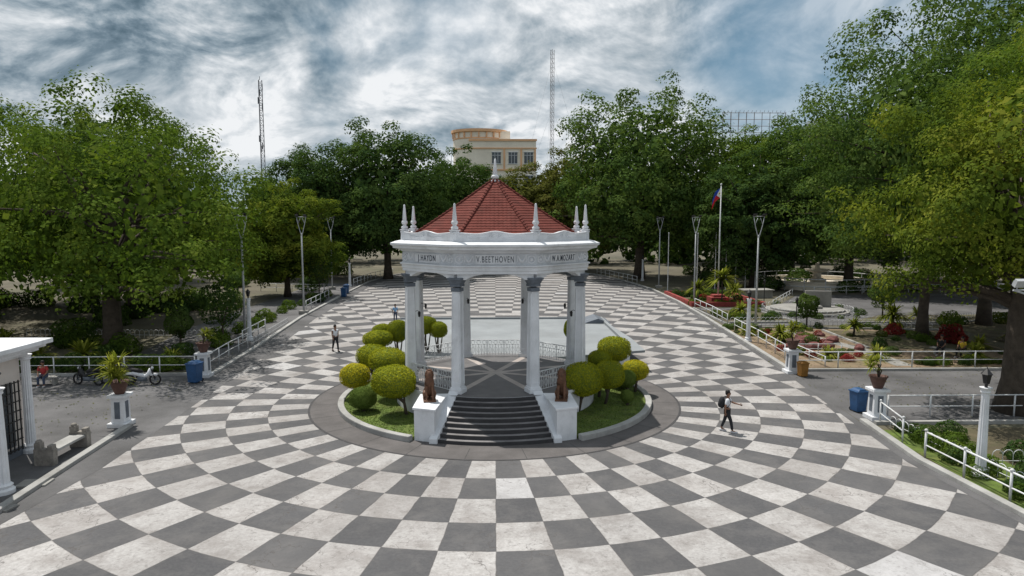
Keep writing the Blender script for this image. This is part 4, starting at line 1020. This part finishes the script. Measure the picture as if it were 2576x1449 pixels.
for z,h_ in((26.95,.45),(25.1,.25),(20.2,.35)): m.box((1.3,-1.05,z),(15.6,.35,h_))
m.lathe([(6.5,28.9),(6.7,29.0),(6.7,29.6),(6.2,29.6)],28,0,c=(-4.2,5,0),sy=.9)
m.lathe([(6.3,27.4),(6.35,27.6),(6.3,27.7)],28,0,c=(-4.2,5,0),sy=.9); m.lathe([(6.3,25.0),(6.4,25.2),(6.3,25.3)],28,0,c=(-4.2,5,0),sy=.9)
for i in range(11): a=-pi+pi*(i+.5)/11; m.box((-4.2+6.3*cos(a),5+5.7*sin(a),28.3),(.3,.3,1.1),rz=a)
for x in(1.6,5.5,8.7): m.box((x,-1.05,22.6),(.4,.3,4.6))
mk("trim",m,'orange',bd)
for x in(-.2,3.6,7.2):
  for z in(22.9,17.6):
    m=MB(); m.box((x,-1.03,z),(2.0,.12,2.5)); w=mk("window",m,'window',bd)
    m=MB()
    for q in(-.35,.35): m.box((x+q,-1.12,z),(.08,.08,2.5))
    m.box((x,-1.12,z+.6),(2.0,.08,.08)); m.box((x,-1.12,z-1.35),(2.4,.2,.15)); m.box((x,-1.12,z+1.35),(2.4,.2,.15)); mk("frame",m,'white',w)
bb=empty("billboard_frame","bare grey steel billboard scaffold above the trees","billboard frame",(60,128,.2)); m=MB()
for i in range(9): m.tube([(-7.3+i*1.83,0,0),(-7.3+i*1.83,0,33.2)],.07,4); m.tube([(-7.3+i*1.83,0,28),(-7.3+i*1.83+1,2.5,33.2)],.05,4)
for z in(28.5,30,31.5,33.0): m.tube([(-7.5,0,z),(7.5,0,z)],.06,4)
for i in range(16): m.tube([(-7.3+i*.95,-.1,33.0),(-7.3+i*.95,-.6,33.5)],.04,4)
mk("scaffold",m,'mastr',bb)
m=MB(); m.box((0,0,16),(18,12,32)); bx=tag(mk("distant_building",m,'greyb',None,(84,128,0)),"distant pale building with teal top storey","building")
m=MB(); m.box((2,-6.1,31.2),(13,.4,1.6)); mk("facade_band",m,'tealglass',bx)

# ------------------------------------------------------------ sky and sun
w=bpy.data.worlds.new("World"); SC.world=w; w.use_nodes=True; t=NT(w.node_tree); bg=t.N["Background"]
tc=t.n("ShaderNodeTexCoord").outputs["Generated"]; d=t.vm('NORMALIZE',tc)
sx=t.n("ShaderNodeSeparateXYZ"); t.L.new(d,sx.inputs[0]); X,Y,Z=sx.outputs
sk=t.n("ShaderNodeTexSky",sky_type='NISHITA'); sk.sun_disc=False
sv=Vector((-.30,.36,1)).normalized(); EL=math.asin(sv.z); AZ=math.atan2(sv.x,sv.y)
sk.sun_elevation=EL; sk.sun_rotation=AZ; sk.air_density=1; sk.dust_density=1
cx=t.n("ShaderNodeCombineXYZ"); t.L.new(X,cx.inputs[0]); t.L.new(Y,cx.inputs[1]); t.L.new(t.m('MULTIPLY',Z,t.m('ADD',1.9,t.mr(Z,0,.35,1.0,0))),cx.inputs[2])
shear=t.n("ShaderNodeMapping"); t.L.new(cx.outputs[0],shear.inputs[0]); shear.inputs["Rotation"].default_value=(0,rad(16),0); shear.inputs["Location"].default_value=(.37,.2,.11); P=shear.outputs[0]
P2=t.vm('ADD',P,(-.012,.0,.034))
# large soft cloud banks, then finer billows that only show where the bank is bright
n1=t.noise(P,2.3,9,.53,.35); n1b=t.noise(P2,2.3,9,.53,.35); n3=t.noise(P,1.3,2,.5)
bil=t.noise(P,6.5,10,.60,.4); bilb=t.noise(t.vm('ADD',P,(-.006,0,.014)),6.5,10,.60,.4)
emb=t.m('MULTIPLY',t.m('SUBTRACT',n1,n1b),3.4)
fine=t.m('MULTIPLY',t.m('ADD',t.m('MULTIPLY',t.m('SUBTRACT',bil,bilb),3.0),t.m('MULTIPLY',t.m('SUBTRACT',bil,.5),.45)),t.mr(n1,.38,.62,.35,1))
val=t.m('ADD',t.m('ADD',t.m('MULTIPLY',t.m('SUBTRACT',n1,.5),1.5),emb),t.m('ADD',t.m('MULTIPLY',t.m('SUBTRACT',n3,.5),.5),fine))
def blob(az,el,wd,amp):
    a,e_=rad(az),rad(el); v=(sin(a)*cos(e_),cos(a)*cos(e_),sin(e_))
    dd=t.vm('DOT_PRODUCT',d,v); return t.mr(dd,cos(rad(wd)),1,0,amp,smooth=True)
acc=t.m('ADD',val,.66)
for b in((-37,17,14,-.44),(-24,15,9,-.34),(-14,19,7,-.24),(-13,12,3.5,-.20),(-7,14,9,.16),(-19,9,6,.14),(-3,9,6,-.14),(3,12,5,-.05),(9,15,7,.10),(12,8,8,-.03),(21,9,6,.20),(-33,6,8,.12),(-5,4,8,.10),(-18,4,8,.12),(15,4,9,.08),(30,5,9,.10)):
    acc=t.m('ADD',acc,blob(*b))
cloud=t.ramp(acc,[(.0,(.10,.155,.20)),(.22,(.165,.23,.285)),(.42,(.29,.36,.415)),(.62,(.46,.515,.56)),(.82,(.65,.69,.725)),(1,(.83,.85,.87))])
blue=t.m('ADD',t.m('ADD',blob(25,15,13,1.0),blob(36,9,9,.25)),t.m('MULTIPLY',t.m('SUBTRACT',n1,.46),-3.0),clamp=True)
sky10=t.mix(1.0,sk.outputs[0],(.8,1.15,1.35),'MULTIPLY')
cl10=t.n("ShaderNodeVectorMath",operation='SCALE'); t.L.new(cloud,cl10.inputs[0]); cl10.inputs[3].default_value=10.6
skyb=t.mix(.75,sky10,(1.0,2.2,3.05))
col=t.mix(t.m('MULTIPLY',blue,.80),cl10.outputs[0],skyb)
low=t.mr(Z,-.03,.0,1,0); col=t.mix(low,col,(1.1,1.15,1.0))
t.L.new(col,bg.inputs[0]); bg.inputs[1].default_value=.1
sl=bpy.data.lights.new("sun",'SUN'); sl.energy=4.9; sl.angle=rad(.6); sl.color=(1,.945,.865)
so=bpy.data.objects.new("sun",sl); COL.objects.link(so); so.rotation_euler=(-sv).to_track_quat('-Z','Y').to_euler()
